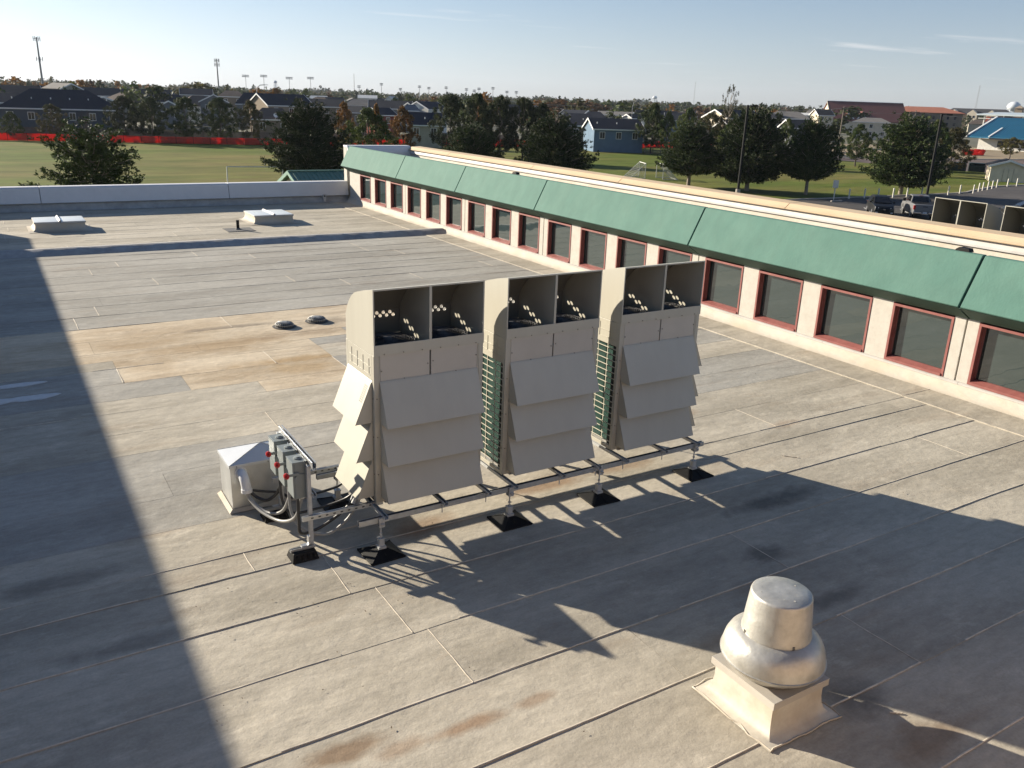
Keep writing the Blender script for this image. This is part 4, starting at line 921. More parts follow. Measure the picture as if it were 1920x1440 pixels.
TREES = [(11.3,168,5.6,5.2,'olive','rounded olive-brown tree before the navy house, left of the open pine'),(16.3,167.5,5.0,4.2,'bare','bare-branched small tree before the navy house roof'),(22.2,165,7.3,6.4,'dark','dark leafy tree by the fence, leftmost of the dense row'),(26.6,164.5,7.2,5.8,'dark','dark leafy tree by the fence, second of the dense row'),
 (31.8,162.3,7.5,6.6,'dark','dark leafy tree by the fence, third of the dense row'),(37.2,160,7.5,7.2,'dark','widest dark leafy tree by the fence, left of the olive tree'),(42,157.8,7.2,5.2,'olive','olive-green tree by the fence, left of the large dark pine'),(5.2,165.5,4.4,3.4,'dark','small dark bushy tree at the far left by the orange netting'),
 (52.8,140.4,7.6,4.3,'orange','orange tree just right of the large dark pine'),(56.2,134.8,7.5,3.1,'orange','slim rust-orange tree peeping over the broad green tree'),(57.7,127.6,7.4,5.2,'orange','broad golden-orange tree left of the navy-roofed house'),(35.8,88.0,7.5,7.4,'green','broad green tree above the left end of the teal panels'),
 (64.4,124.3,9.4,6.4,'dark','tall dark tree at the left end of the dark row in mid picture'),(68.1,122.3,9.6,6.6,'dark','tall dark tree, second in the dark row in mid picture'),(70.3,118.8,9.4,6.2,'dark','tall dark tree, third in the dark row in mid picture'),(73.4,116.9,9.2,6.4,'dark','tall dark tree, fourth in the dark row in mid picture'),(74.9,113.8,8.5,5.2,'dark','dark tree ending the row beside the broad pine'),
 (111.6,130.8,9.1,6.4,'green','tall green tree right of the blue house'),(112.5,127.5,7.7,4.6,'green','slender green tree by the heap of orange netting'),(112.0,121.2,8.5,6.4,'green','leafy green tree left of the tall sparse poplar'),(111.5,114.8,7.8,6.5,'olive','olive-tinged tree behind the pine with the pale trunk'),
 (124.1,123.4,12.8,4.0,'poplar','tall sparse poplar with half-bare crown against the sky'),(106.6,105.5,6.5,4.6,'green','small green tree below the tall sparse poplar'),(112.9,98.8,7.4,4.6,'green','tree between two pines right of the nearer lamp pole'),(117.3,93.5,6.8,3.2,'dark','thin dark tree behind the narrower pine'),
 (131.3,98.9,6.9,6.2,'green','small leafy tree alone on the lawn before the brown road'),(132.4,82.0,7.0,7.2,'olive','olive tree by the dark dumpsters'),(201.5,110.9,4.6,6.0,'yellow','small yellow-green round tree before the blue-roofed building'),
 (126.1,81.2,8.1,6.0,'green','green tree showing behind the farther lamp pole'),(140.1,128.3,6.5,5.3,'orange','orange-brown tree behind the tallest pine'),(131.1,130.5,8.7,5.9,'olive','olive tree around the foot of the sparse poplar'),(118.8,124.4,6.9,5.4,'olive','low olive tree left of the sparse poplar')]
for x, y, h, wd, k, lb in TREES: put_tree(x, y, h, wd, k, lb, {'dark': 'dark leafy trees by the field', 'green': 'green trees round the field', 'orange': 'orange autumn trees', 'olive': 'olive-toned trees'}.get(k))
# low-detail crowns for the suburb beyond
def far_proto(seed, key, prof=PROF_ROUND, nc=34, per=14, size=.055, sig=.12, h0=.12):
    r = np.random.default_rng(seed); P = crown_pts(r, nc, prof, h0, .1); return leaves_mesh('tree', P, sig, per, size, LEAF[key], 0, seed, 1.0)
FARP = {k: [far_proto(100+i*7+len(k), k) for i in range(2)] for k in ('dark', 'green', 'olive', 'orange', 'rust', 'yellow')}
FARK = ['dark', 'green', 'olive', 'dark', 'green', 'olive', 'olive', 'dark', 'green', 'orange', 'rust', 'yellow']
FL = {'dark': 'distant dark green tree among the roofs of the far suburb', 'green': 'distant green tree among the roofs of the far suburb', 'olive': 'distant olive tree among the roofs of the far suburb', 'orange': 'distant orange tree among the roofs of the far suburb', 'rust': 'distant rust-brown tree among the roofs of the far suburb', 'yellow': 'distant yellow tree among the roofs of the far suburb'}
tr_ = np.random.default_rng(11)
def polar(az, d): return d*math.sin(R(az)), d*math.cos(R(az))
def far_tree(az, d, h, wd, k):
    x, y = polar(az, d); o = link('tree', FARP[k][int(tr_.integers(2))]); o.location = (x, y, G-.2); o.scale = (wd, wd, h); o.rotation_euler.z = tr_.uniform(0, 6.28)
    tag(o, FL[k], 'tree', 'trees of the far suburb, '+k)
for i in range(290):
    az = tr_.uniform(-1, 66); d = 215+520*tr_.random()**.8
    if 53 < az < 66 and d < 420: continue
    k = FARK[int(tr_.integers(len(FARK)))]
    far_tree(az, d, min(tr_.uniform(5.5, 10.5), 9.1+d*.004), tr_.uniform(6, 12), k)
for az, d, h, wd, k in ((12.1,330,10.5,17,'yellow'),(5.5,330,9.8,13,'orange'),(16.6,310,9.5,13,'orange'),(15.2,315,9.0,8,'orange'),(2.3,420,10.5,12,'orange'),(34.5,330,9.5,26,'rust'),(36.5,340,9.3,22,'rust'),(38.3,300,9.3,20,'green'),(40.2,290,8.4,14,'yellow'),(32.9,310,8.6,12,'orange'),(44.9,270,8.0,14,'yellow'),(52.3,345,10.5,19,'dark'),(47.8,300,8.4,8,'orange')): far_tree(az, d, h, wd, k)
# the wooded horizon: bands of crowns that read as one mass
def wood(d0, d1, n, key, hmin, hmax, seed, lb):
    r = np.random.default_rng(seed); C = []
    for i in range(n):
        az = r.uniform(-4, 70); d = r.uniform(d0, d1); x, y = polar(az, d); h = r.uniform(hmin, hmax)*(1+.25*math.sin(az*.9+seed)); wd = r.uniform(10, 20)*d0/900
        q = r.normal(size=(9,3)); q /= np.linalg.norm(q, axis=1, keepdims=True); q[:, 2] = abs(q[:, 2])
        C.append(np.array([x, y, G+h*.35])+q*np.array([wd*.5, wd*.5, h*.6])*r.uniform(.5, 1, (9,1)))
    me = leaves_mesh('far_wood', np.concatenate(C), 2.6*d0/900, 8, 1.5*d0/900, LEAF[key], 0, seed, 1.0)
    tag(link('far_wood', me), lb, 'woodland', kind='stuff')
wood(750, 1300, 900, 'green', 8, 12, 1, 'wooded suburb reading as one green mass toward the horizon'); wood(760, 1250, 150, 'rust', 7, 11, 2, 'rusty autumn crowns scattered through the wooded horizon')
wood(1300, 2600, 900, 'dark', 9, 16, 3, 'dark tree line along the horizon'); wood(800, 1300, 420, 'olive', 8, 12, 4, 'olive crowns mixed into the wooded horizon')
# ================================================================ HOUSES
HC = {'navy': (.075,.09,.11), 'grey': (.22,.22,.21), 'brown': (.20,.16,.12), 'beige': (.36,.33,.26), 'slate': (.17,.18,.19), 'tan': (.28,.22,.16), 'white': (.70,.68,.62), 'redbrown': (.22,.06,.045), 'blue': (.13,.19,.26), 'cream': (.62,.54,.42),
      'navyroof': (.026,.030,.042), 'darkroof': (.045,.045,.05), 'brownroof': (.11,.085,.07), 'greyroof': (.17,.16,.15), 'tanroof': (.27,.19,.13), 'whiteroof': (.60,.60,.58), 'slateroof': (.12,.14,.16)}
HM = {k: mat('house_'+k, v, .9, var=.12, scale=.9, spec=.2) for k, v in HC.items()}
TRIM = mat('white_trim', (.72,.71,.68), .6, var=.04)
def rot_to_cam(x, y, yaw=0): return math.atan2(-x, y)+R(yaw)
def house(x, y, w_, eh, rh, kind, wall, roof, label, yaw=0, d=8.5, name='house', group=None, z=G, wins=True, vents=0, trim=True, cat='house'):
    d = min(d, max(4, w_*.9)) if kind != 'gy' else d
    h = empty(name, (x, y, z), rot_to_cam(x, y, yaw), label, cat, group); W = w_/2; D = d; ov = .35; t = .16
    mw, mr = HM[wall], HM[roof]
    b = MB()
    if kind in ('gx', 'gm'):
        b.prism([(0,0),(D,0),(D,eh),(D/2,rh-.12),(0,eh)], 'x', -W+ov, W-ov)
        r = MB(); sl_ = (rh-eh)/(D/2); 
        r.prism([(-ov, eh-sl_*ov), (D/2, rh), (D/2, rh+t), (-ov-.05, eh-sl_*ov+t)], 'x', -W, W); r.prism([(D+ov, eh-sl_*ov), (D+ov+.05, eh-sl_*ov+t), (D/2, rh+t+.002), (D/2, rh+.001)], 'x', -W, W)
        if trim:
            q = MB()
            for xx in (-W-.05, W-.03):
                q.prism([(-ov-.05, eh-sl_*ov-.12), (D/2, rh-.12), (D/2, rh+t+.03), (-ov-.05, eh-sl_*ov+t+.03)], 'x', xx, xx+.08); q.prism([(D+ov+.05, eh-sl_*ov-.12), (D+ov+.05, eh-sl_*ov+t+.03), (D/2+.001, rh+t+.03), (D/2+.001, rh-.12)], 'x', xx, xx+.08)
            q.box(-W, W, -ov-.10, -ov-.052, eh-sl_*ov-.04, eh-sl_*ov+t+.01)
    elif kind == 'gy':
        b.prism([(-W+ov,0),(W-ov,0),(W-ov,eh),(0,rh-.12),(-W+ov,eh)], 'y', 0, D)
        r = MB(); sl_ = (rh-eh)/W
        r.prism([(-W, eh-sl_*0), (0, rh), (0, rh+t), (-W-.05, eh+t)], 'y', -ov, D+ov); r.prism([(W, eh), (W+.05, eh+t), (0, rh+t+.002), (0, rh+.001)], 'y', -ov, D+ov)
        if trim:
            q = MB()
            q.prism([(-W-.05, eh-.10), (0, rh-.10), (0, rh+t+.03), (-W-.05, eh+t+.03)], 'y', -ov-.07, -ov-.002); q.prism([(W+.05, eh-.10), (W+.05, eh+t+.03), (.001, rh+t+.03), (.001, rh-.10)], 'y', -ov-.07, -ov-.002)
    else:
        b.box(-W+ov, W-ov, 0, D, 0, eh); e = min(W*.55, D*.5)
        P = [(-W,-ov,eh),(W,-ov,eh),(W,D+ov,eh),(-W,D+ov,eh),(-W,-ov,eh+t),(W,-ov,eh+t),(W,D+ov,eh+t),(-W,D+ov,eh+t),(-W+e,D/2,rh),(W-e,D/2,rh)]
        r = MB().add(P, [(3,2,1,0),(0,1,5,4),(1,2,6,5),(2,3,7,6),(3,0,4,7),(4,5,9,8),(5,6,9),(6,7,8,9),(7,4,8)])
        q = MB().box(-W, W, -ov-.05, -ov-.002, eh-.08, eh+t-.02) if trim else None
    b.build('wall', mw, h); r.build('roof', mr, h)
    if trim and q: q.build('trim', TRIM, h)
    if wins:
        n = max(1, int(w_/3.2)); 
        for i in range(n):
            xx = -W+ov+(i+.5)*(w_-2*ov)/n
            for z0 in ([eh-1.75] if eh < 4.9 else [eh-1.75, eh-4.2]):
                if kind == 'gy' and abs(xx) > W*.6: continue
                f = MB().box(xx-.55, xx+.55, -.05, -.002, z0-.1, z0+1.25).build('window', TRIM, h)
                MB().box(xx-.46, xx-.03, -.07, -.051, z0, z0+1.15).build('pane', GLASSH, f); MB().box(xx+.03, xx+.46, -.07, -.051, z0, z0+1.15).build('pane', GLASSH, f)
    for i in range(vents):
        xx = -W*.75+i*(1.5*W/max(1, vents-1)); yy = D*.22; zz = eh+(rh-eh)*(yy/(D/2))+t
        MB().cyl((xx, yy, zz-.1), (xx, yy, zz+.30), .09, n=8).build('roof_vent', TRIM, h)
    return h
HS = [
(13.7,177.5,20.3,4.7,8.1,'hip','navy','navyroof','big navy house with a wide dark hipped roof behind the fence at left',0,11,6),
(5.0,200.5,12.5,5.2,6.8,'gx','grey','navyroof','low grey house with black roof cut by the left picture edge',0,9,0),
(6.2,249.9,18.5,6.2,8.2,'gx','brown','brownroof','long brown-roofed house at far left behind the black-roofed one',0,9,0),
(20.7,234.1,5.5,7.8,9.1,'gy','beige','greyroof','two-storey beige gable house rising behind the big navy house',25,9,0),
(23.8,203.7,8.0,5.2,6.7,'gy','slate','greyroof','slate house with grey gable directly right of the big navy roof',0,9,3),
(22.1,223.9,4.4,5.4,7.1,'gy','slate','navyroof','small white-edged gable between the beige gable and the navy roof',0,8,0),
(35.0,287.9,35.8,6.1,8.2,'gx','slate','darkroof','very long dark roof behind the leafy trees at left',0,9,0),
(38.1,211.6,6.8,4.4,6.1,'gy','slate','greyroof','grey gable peeping between the second and third leafy trees',0,9,0),
(42.3,231.2,8.0,5.5,7.5,'hip','slate','navyroof','navy hipped roof above the third leafy tree',0,9,0),
(61.5,293.6,10.1,7.1,8.9,'gx','slate','navyroof','dark oblong roof below the round yellow tree',0,9,0),
(53.7,254.4,6.8,5.7,7.3,'hip','tan','tanroof','small tan hipped roof left of the monopole foot',0,9,0),
(53.2,234.0,7.4,5.8,7.7,'gy','slate','darkroof','dark gable above the widest leafy tree',0,9,0),
(67.1,271.8,8.0,7.0,8.8,'hip','brown','tanroof','house with orange-tan roof lit by the sun right of the monopole',0,9,0),
(63.6,236.6,8.8,5.5,8.5,'hip','grey','navyroof','grey house with peaked navy roof beside the curved street lamp',0,9,0),
(62.1,198.5,12.1,6.1,8.4,'gm','tan','navyroof','tan two-storey house with navy roof above the large dark pine',30,9,0),
(50.3,172.8,8.6,3.7,5.9,'hip','brown','brownroof','low brown-roofed house with white satellite dish left of the large pine',0,9,2),
(136.4,397.2,9.8,6.0,7.6,'gx','white','whiteroof','pale flat far-off roof just right of the tan two-storey house',0,9,0),
(83.7,235.6,10.0,5.5,7.3,'gx','brown','darkroof','dark-roofed brown house behind the large dark pine',0,9,0),
(90.7,227.6,9.7,6.0,7.8,'hip','grey','greyroof','grey house with grey hipped roof behind the first orange tree',0,9,0),
(78.6,200.1,10.2,4.8,6.4,'hip','brown','darkroof','low dark-roofed brown house between the orange trees',0,9,0),
(77.4,179.0,5.2,5.0,6.3,'gm','redbrown','navyroof','red-brown gable house between the slim and broad orange trees',40,8,0),
(95.9,220.0,11.9,5.7,7.6,'gx','slate','darkroof','slate house with long dark roof above the broad golden-orange tree',0,9,0),
(96.7,208.7,4.8,5.4,7.0,'hip','slate','slateroof','bluish slate pyramid roof right of the golden-orange tree',0,8,0),
(103.1,216.7,5.0,6.1,7.3,'gm','white','darkroof','white house with small sunlit gable, left of the larger white gable',50,8,0),
(105.1,210.2,8.3,6.0,7.7,'gm','white','navyroof','white house with a big sunlit gable above the navy-roofed house',50,9,0),
(71.7,148.6,7.1,4.1,6.1,'gx','beige','navyroof','navy-roofed house with one white-framed window above the dark netting',0,8,3),
(171.4,394.4,4.4,6.8,8.5,'gy','white','whiteroof','tiny far-off white gable among trees in the centre left',-20,9,0),
(180.7,444.7,10.3,7.2,8.6,'gx','white','whiteroof','long low white building far off behind the grey roofs',0,9,0),
(107.6,150.5,11.4,4.3,6.8,'hip','brown','navyroof','brown house with broad navy hipped roof behind the broad pine',0,9,4),
(106.7,134.9,10.6,4.3,6.1,'gm','blue','navyroof','blue house with pale sunlit gable and navy roof',17,8,3),
(135.6,192.0,7.0,6.0,6.9,'gx','slate','navyroof','navy roof with white gable tip behind the brown house',-20,9,0),
(128.5,172.4,6.2,5.4,7.0,'hip','slate','navyroof','navy hipped roof just behind the blue house',0,9,0),
(162.8,209.1,10.7,5.7,6.6,'gx','cream','greyroof','long cream building with many windows behind the blue house',-10,9,0),
(152.8,185.1,5.0,5.4,6.3,'gm','white','darkroof','small white gable right of the long cream building',40,8,0),
(143.8,159.8,6.4,5.7,7.2,'gx','blue','navyroof','blue house hidden among the green trees right of the blue gable house',0,8,0),
(155.1,148.8,12.4,6.7,8.4,'gm','cream','darkroof','cream house with dark roof behind the nearer black lamp pole',45,8,0),
(132.8,128.8,5.3,5.2,6.6,'gm','brown','brownroof','brown house corner right of the nearer lamp pole',45,8,0),
(184.0,161.8,12.2,6.7,8.6,'hip','grey','greyroof','grey house with low grey roof right of the nearer lamp pole',0,9,0),
(152.7,129.1,6.3,5.4,6.9,'gm','slate','brownroof','slate gable with brown roof behind the narrow pine',30,8,0),
(265.5,196.0,12.7,5.7,7.3,'hip','cream','greyroof','cream ranch house with grey roof below the red-roofed building',0,9,0),
(370.0,305.8,13.2,7.2,9.2,'gx','white','greyroof','pale far-off hall at the left of the red-roofed building',-20,12,0),
(288.5,247.3,9.6,7.0,7.8,'gx','white','whiteroof','small white flat building left of the red-roofed building',0,9,0),
(256.2,208.0,6.4,7.6,9.4,'gm','cream','brownroof','cream and brown house above the small lawn tree',30,9,0)]
for (x, y, w_, eh, rh, k, wl, rf, lb, yaw, d, v) in HS:
    house(x, y, w_, eh, rh, k, wl, rf, lb, yaw, d, vents=v, group='suburban houses beyond the field')
for i in range(46):
    az = -1+67*(i+.5)/46+tr_.uniform(-.5, .5); d = tr_.uniform(250, 620)
    if 49 < az and d < 470: continue
    x, y = polar(az, d); k = ['gx','hip','gx','gy'][i % 4]
    house(x, y, tr_.uniform(9, 15), 4.5, 7.2, k, ['slate','beige','brown','grey','white'][i % 5], ['darkroof','greyroof','navyroof','brownroof'][(i*3) % 4], 'distant suburban house with dark or grey roof among the trees beyond', tr_.uniform(-50, 20), 9, group='distant houses among the trees', wins=False, trim=False)
# extra pieces of the nearer houses
def attached(name, label, cat, mb, m, loc=(0,0,0)): return tag(mb.build(name, m), label, cat)
h = empty('satellite_dish', (50.6, 172.0, .35), rot_to_cam(50, 172), 'small white satellite dish on the low brown roof', 'satellite dish'); MB().lathe([(.0001,.0),(.25,.04),(.42,.14),(.44,.14),(.26,.02),(.0001,-.03)], (0,0,0), 16).xf(Matrix.Rotation(R(60),4,'X') @ Matrix.Rotation(R(20),4,'Y')).build('dish', TRIM, h); MB().cyl((0,.1,-.9),(0,.05,.0),.04).build('mast', GALVM, h)
# sheds
s1 = house(121.5,158.5,3.6,2.1,3.2,'gy','cream','darkroof','pale garden shed with sunlit front beside the blue house', -62, 6.2, 'garden_shed', None, wins=False, cat='shed')
s2 = house(128.8,70.6,5.4,2.1,3.0,'gy','cream','darkroof','cream shed with double doors at the far right beyond the parking lot', 6, 6.0, 'garden_shed', None, wins=False, cat='shed')
for xx in (-.62, .02): MB().box(xx, xx+.6, -.04, -.002, .05, 1.9).build('door', HM['cream'], s2, 0, .02)
MB().box(-.02, .018, -.06, -.041, .05, 1.95).box(-.68,-.64,-.05,-.003,.05,1.95).box(.64,.68,-.05,-.003,.05,1.95).build('door_trim', HM['beige'], s2)
# ribbed green metal roof building behind the far parapet
GR = mat('green_metal_roof', (.10,.20,.155), .45, var=.08, metal=.2); gmb = empty('metal_building', (23.5, 57.5, G), 0, 'small cream metal building with ribbed green roof behind the far parapet', 'building')
sl_ = .40
part(MB().prism([(54.7,G),(60.3,G),(60.3,-1.40),(57.5,-.34),(54.7,-1.40)], 'x', 17.9, 31), 'wall', mat('ribbed_cream_wall', (.62,.57,.46), .7, var=.05), gmb)
b = MB(); b.prism([(54.3,-1.47),(57.5,-.26),(57.5,-.18),(54.3,-1.39)], 'x', 17.6, 31.2); part(b, 'roof', GR, gmb)
b = MB(); b.prism([(60.7,-1.47),(60.7,-1.39),(57.5,-.179),(57.5,-.259)], 'x', 17.6, 31.2); part(b, 'roof', GR, gmb)
for k in range(42):
    x = 17.75+k*.32
    part(MB().hexa([(x,54.28,-1.392),(x+.07,54.28,-1.392),(x+.07,57.46,-.188),(x,57.46,-.188),(x+.015,54.28,-1.33),(x+.055,54.28,-1.33),(x+.055,57.46,-.128),(x+.015,57.46,-.128)]), 'roof_rib', GR, gmb)
part(MB().box(17.55,31.2,57.40,57.60,-.17,-.11), 'ridge_cap', GR, gmb)
b = MB(); b.prism([(54.25,-1.60),(57.5,-.38),(57.5,-.12),(54.25,-1.34)], 'x', 17.50, 17.585); b.prism([(60.75,-1.60),(60.75,-1.34),(57.501,-.12),(57.501,-.38)], 'x', 17.50, 17.585); part(b, 'rake_trim', mat('green_trim', (.13,.24,.19), .5), gmb)
for k in range(22):
    y = 54.9+k*.25; zt = -1.45+.4*(2.6-abs(y-57.5))*.95
    part(MB().box(17.86, 17.895, y, y+.06, G, zt), 'wall_rib', bpy.data.materials['ribbed_cream_wall'], gmb)
# ================================================================ big buildings on the right horizon
rb = empty('large_building', (337, 250, G), 0, 'large building with long red roof, sunlit cream gable and two dormers', 'building')
rr = rot_to_cam(337, 250, 0); rb.rotation_euler.z = rr; rb.rotation_euler.z += R(16)
W = 16.5
MB().prism([(0,0),(24,0),(24,5.5),(11,12.9),(0,5.5)], 'x', -W+.5, W-.3).build('wall', HM['cream'], rb)
RED = mat('dark_red_roof', (.16,.055,.045), .8, var=.1, scale=.3); REDO = mat('terracotta_roof', (.36,.13,.075), .85, var=.12, scale=.4)
MB().prism([(-.8,5.0),(11,13.0),(11,13.3),(-.8,5.3)], 'x', -W, W).prism([(24.8,5.0),(24.8,5.3),(11,13.301),(11,13.001)], 'x', -W, W).build('roof', RED, rb)
MB().box(-W, W, 10.8, 11.2, 13.31, 13.5).box(-W-.1,-W+.0,-.8,11,4.6,4.9).build('ridge_trim', TRIM, rb)
b = MB(); b.prism([(-.85,4.7),(11,12.7),(11,13.35),(-.85,5.35)], 'x', -W-.25, -W-.02); b.build('trim', HM['beige'], rb)
for xd in (-8.8, -3.2):
    MB().prism([(xd-2.1,6.2),(xd+2.1,6.2),(xd,9.0)], 'y', .6, 6).build('dormer', HM['greyroof'], rb)
    b = MB(); b.prism([(xd-2.4,6.0),(xd,9.3),(xd,8.75),(xd-1.8,6.0)], 'y', .35, .6); b.prism([(xd+2.4,6.0),(xd+1.8,6.0),(xd,8.75),(xd,9.3)], 'y', .35, .6); b.box(xd-2.4,xd+2.4,.3,.6,5.75,6.0); b.build('dormer_trim', TRIM, rb)
    b = MB(); b.prism([(xd-2.4,6.1),(xd,9.32),(xd,9.45),(xd-2.55,6.1)], 'y', .3, 7); b.prism([(xd+2.4,6.1),(xd+2.55,6.1),(xd,9.451),(xd,9.321)], 'y', .3, 7); b.build('dormer_roof', RED, rb)
bb = empty('large_building', (376, 249, G), rot_to_cam(376, 249, 5), 'long dark brown building with terracotta roof right of the red-roofed one', 'building')
MB().box(-14, 15, 0, 14, 0, 9.6).build('wall', HM['brown'], bb)
MB().add([(-14.8,-.8,9.6),(16,-.8,9.6),(16,14.8,9.6),(-14.8,14.8,9.6),(-14.8,-.8,9.9),(16,-.8,9.9),(16,14.8,9.9),(-14.8,14.8,9.9),(-9,7,12.4),(7,7,12.4)], [(3,2,1,0),(0,1,5,4),(1,2,6,5),(2,3,7,6),(3,0,4,7),(4,5,9,8),(5,6,9),(6,7,8,9),(7,4,8)]).build('roof', REDO, bb)
for i in range(9):
    for z in (1.4, 4.2, 7.0):
        f = MB().box(-12.5+i*3, -11.4+i*3, -.12, -.002, z, z+1.6).build('window', HM['grey'], bb); MB().box(-12.4+i*3, -11.5+i*3, -.16, -.121, z+.1, z+1.5).build('pane', GLASSH, f)
ht = empty('hotel_building', (600, 360, G), rot_to_cam(600, 360, -12), 'tan multi-gabled hotel on the horizon above the white canopy', 'building')
MB().box(-21, 21, 0, 14, 0, 10.2).build('wall', HM['tan'], ht)
MB().add([(-22,-1,10.2),(22,-1,10.2),(22,15,10.2),(-22,15,10.2),(-17,7,14),(17,7,14)], [(3,2,1,0),(0,1,5,4),(1,2,5),(2,3,4,5),(3,0,4)]).build('roof', HM['darkroof'], ht)
for xd in (-14, -2, 10):
    MB().prism([(xd-3.2,0),(xd+3.2,0),(xd+3.2,10.6),(xd,13.2),(xd-3.2,10.6)], 'y', -2, 3).build('gable_bay', HM['cream'], ht)
    for z in (1.5, 4.6, 7.7):
        for dx in (-1.8, .5): MB().box(xd+dx, xd+dx+1.3, -2.1, -2.001, z, z+1.5).build('window', GLASSH, ht)
MB().box(23.5, 28, 0, 6, 0, 15).add([(22.8,-.7,15),(28.7,-.7,15),(28.7,6.7,15),(22.8,6.7,15),(25.7,3,17)], [(3,2,1,0),(0,1,4),(1,2,4),(2,3,4),(3,0,4)]).build('tower', HM['tan'], ht)
# blue-roofed building with a pale canopy roof behind it
BLUE = mat('blue_metal_roof', (.022,.16,.27), .45, var=.12, scale=.5, stretch=(1,1,1)); 
bl = empty('blue_roof_building', (247, 147, G), 0, 'low white building with large sloping blue metal roof at the right edge', 'building')
bl.rotation_euler.z = R(-78)     # local x runs to the right along the eave
def bx(name, mb, m, p=None): return mb.build(name, m, p or bl)
L0 = 46
bx('wall', MB().box(1, L0, 0, 22, 0, 3.0), HM['white'])
b = MB(); b.add([(-1.5,-2.4,3.2),(L0,-2.4,3.2),(L0,13.5,8.6),(.5,13.5,8.6),(-1.5,-2.4,3.5),(L0,-2.4,3.5),(L0,13.5,8.9),(.5,13.5,8.9)], [(3,2,1,0),(0,1,5,4),(1,2,6,5),(2,3,7,6),(3,0,4,7),(4,5,6,7)]); bx('roof', b, BLUE)
b = MB()
for k in range(74):
    x = -1+k*.62; b.hexa([(x,-2.38,3.49),(x+.09,-2.38,3.49),(x+.09,13.45,8.88),(x,13.45,8.88),(x,-2.38,3.62),(x+.09,-2.38,3.62),(x+.09,13.45,9.0),(x,13.45,9.0)])
tag(bx('roof_rib', b, BLUE), kind='stuff')
bx('rake_trim', MB().hexa([(-1.9,-2.6,3.3),(-1.45,-2.6,3.3),(.55,13.6,8.8),(.1,13.6,8.8),(-1.9,-2.6,3.75),(-1.45,-2.6,3.75),(.55,13.6,9.25),(.1,13.6,9.25)]), TRIM)
bx('rake_trim', MB().hexa([(4.2,-2.5,3.5),(4.6,-2.5,3.5),(5.4,4.5,5.9),(5.0,4.5,5.9),(4.2,-2.5,3.8),(4.6,-2.5,3.8),(5.4,4.5,6.2),(5.0,4.5,6.2)]), TRIM)
bx('gutter', MB().box(4.5, L0, -2.65, -2.41, 3.0, 3.35), HM['navyroof'])
bx('snow_rail', MB().hexa([(12,5.2,6.25),(30,5.2,6.25),(30,5.4,6.32),(12,5.4,6.32),(12,5.2,6.5),(30,5.2,6.5),(30,5.4,6.57),(12,5.4,6.57)]), HM['navyroof'])
bx('roof_unit', MB().box(28.5, 31.5, 5.5, 8, 6.3, 7.9), TRIM)
for k in range(9):
    f = bx('window', MB().box(6.2+k*3.1, 8.4+k*3.1, -.12, -.002, .9, 2.6), HM['slate']); MB().box(6.3+k*3.1, 8.3+k*3.1, -.16, -.121, 1.0, 2.5).build('pane', GLASSH, f)
cn = empty('canopy_roof', (257, 156, G), R(-78), 'pale flat canopy roof on thin posts above the blue-roofed building', 'canopy')
PALEM = mat('pale_blue_metal', (.50,.56,.58), .4, var=.05)
MB().add([(-1,8,9.4),(50,8,9.4),(50,26,10.6),(-1,26,10.2),(-1,8,9.75),(50,8,9.75),(50,26,10.95),(-1,26,10.5)], [(3,2,1,0),(0,1,5,4),(1,2,6,5),(2,3,7,6),(3,0,4,7),(4,5,6,7)]).build('roof', PALEM, cn)
MB().box(0, 50, 14, 25, 0, 9.1).build('wall', HM['redbrown'], cn)
for k in range(9): MB().box(1+k*5.4, 1.25+k*5.4, 9, 9.25, 0, 9.45).build('post', TRIM, cn)
MB().box(-.5, 50, 8.6, 8.9, 8.4, 8.6).build('beam', TRIM, cn)
# ================================================================ masts, towers, poles
STEEL = mat('grey_mast_steel', (.22,.22,.22), .6, metal=.3); PALES = mat('pale_tower_paint', (.60,.63,.66), .5); BLUET = mat('blue_tower_paint', (.20,.28,.40), .5)
def monopole(x, y, h, lb, rings):
    e = empty('cell_tower', (x, y, G), rot_to_cam(x, y), lb, 'cell tower'); MB().cyl((0,0,0),(0,0,h),.62,.34,10).build('mast', STEEL, e)
    for z, n in rings:
        MB().box(-1.6,1.6,-.1,.1,z-.1,z+.1).box(-.1,.1,-1.6,1.6,z-.1,z+.1).build('platform', STEEL, e)
        for k in range(n):
            a = 2*math.pi*k/n; MB().box(1.5*math.cos(a)-.16,1.5*math.cos(a)+.16,1.5*math.sin(a)-.1,1.5*math.sin(a)+.1,z-1.1,z+1.1).build('antenna_panel', STEEL, e)
monopole(32.9,518.9,31.0,'tall grey cell tower with two antenna tiers at far left',((30.2,6),(20.6,5)))
monopole(140.9,603.8,27.9,'cell tower with two stacked antenna tiers, second from the left',((26.8,9),(24.2,6)))
def stadium(x, y, h, w_, lb='distant stadium floodlight pole with a wide lamp bank on the horizon'):
    e = empty('floodlight_pole', (x, y, G), rot_to_cam(x, y), lb, 'floodlight pole', 'stadium floodlights on the horizon'); MB().cyl((0,0,0),(0,0,h),.3,.2,6).build('pole', STEEL, e); MB().box(-w_/2,w_/2,-.3,.3,h-2.2,h-1.5).box(-w_/2,w_/2,-.3,.3,h-.9,h-.2).build('lamp_bank', STEEL, e)
for i, (x, y, h) in enumerate(((229.1,870.4,23.2),(245.3,865.9,23.8),(268.2,859.1,22.8),(287.4,852.9,23.6))): stadium(x, y, h, 6.5)
for u_az, h in ((21.6,17),(23.0,20),(24.2,16),(25.4,19),(26.0,18),(27.1,19),(28.4,18),(28.9,17),(29.2,19),(30.1,20),(31.0,17),(31.6,17)):
    x, y = polar(u_az, 900); stadium(x, y, h+.4, 3.2, 'small faint floodlight pole in the line along the horizon')
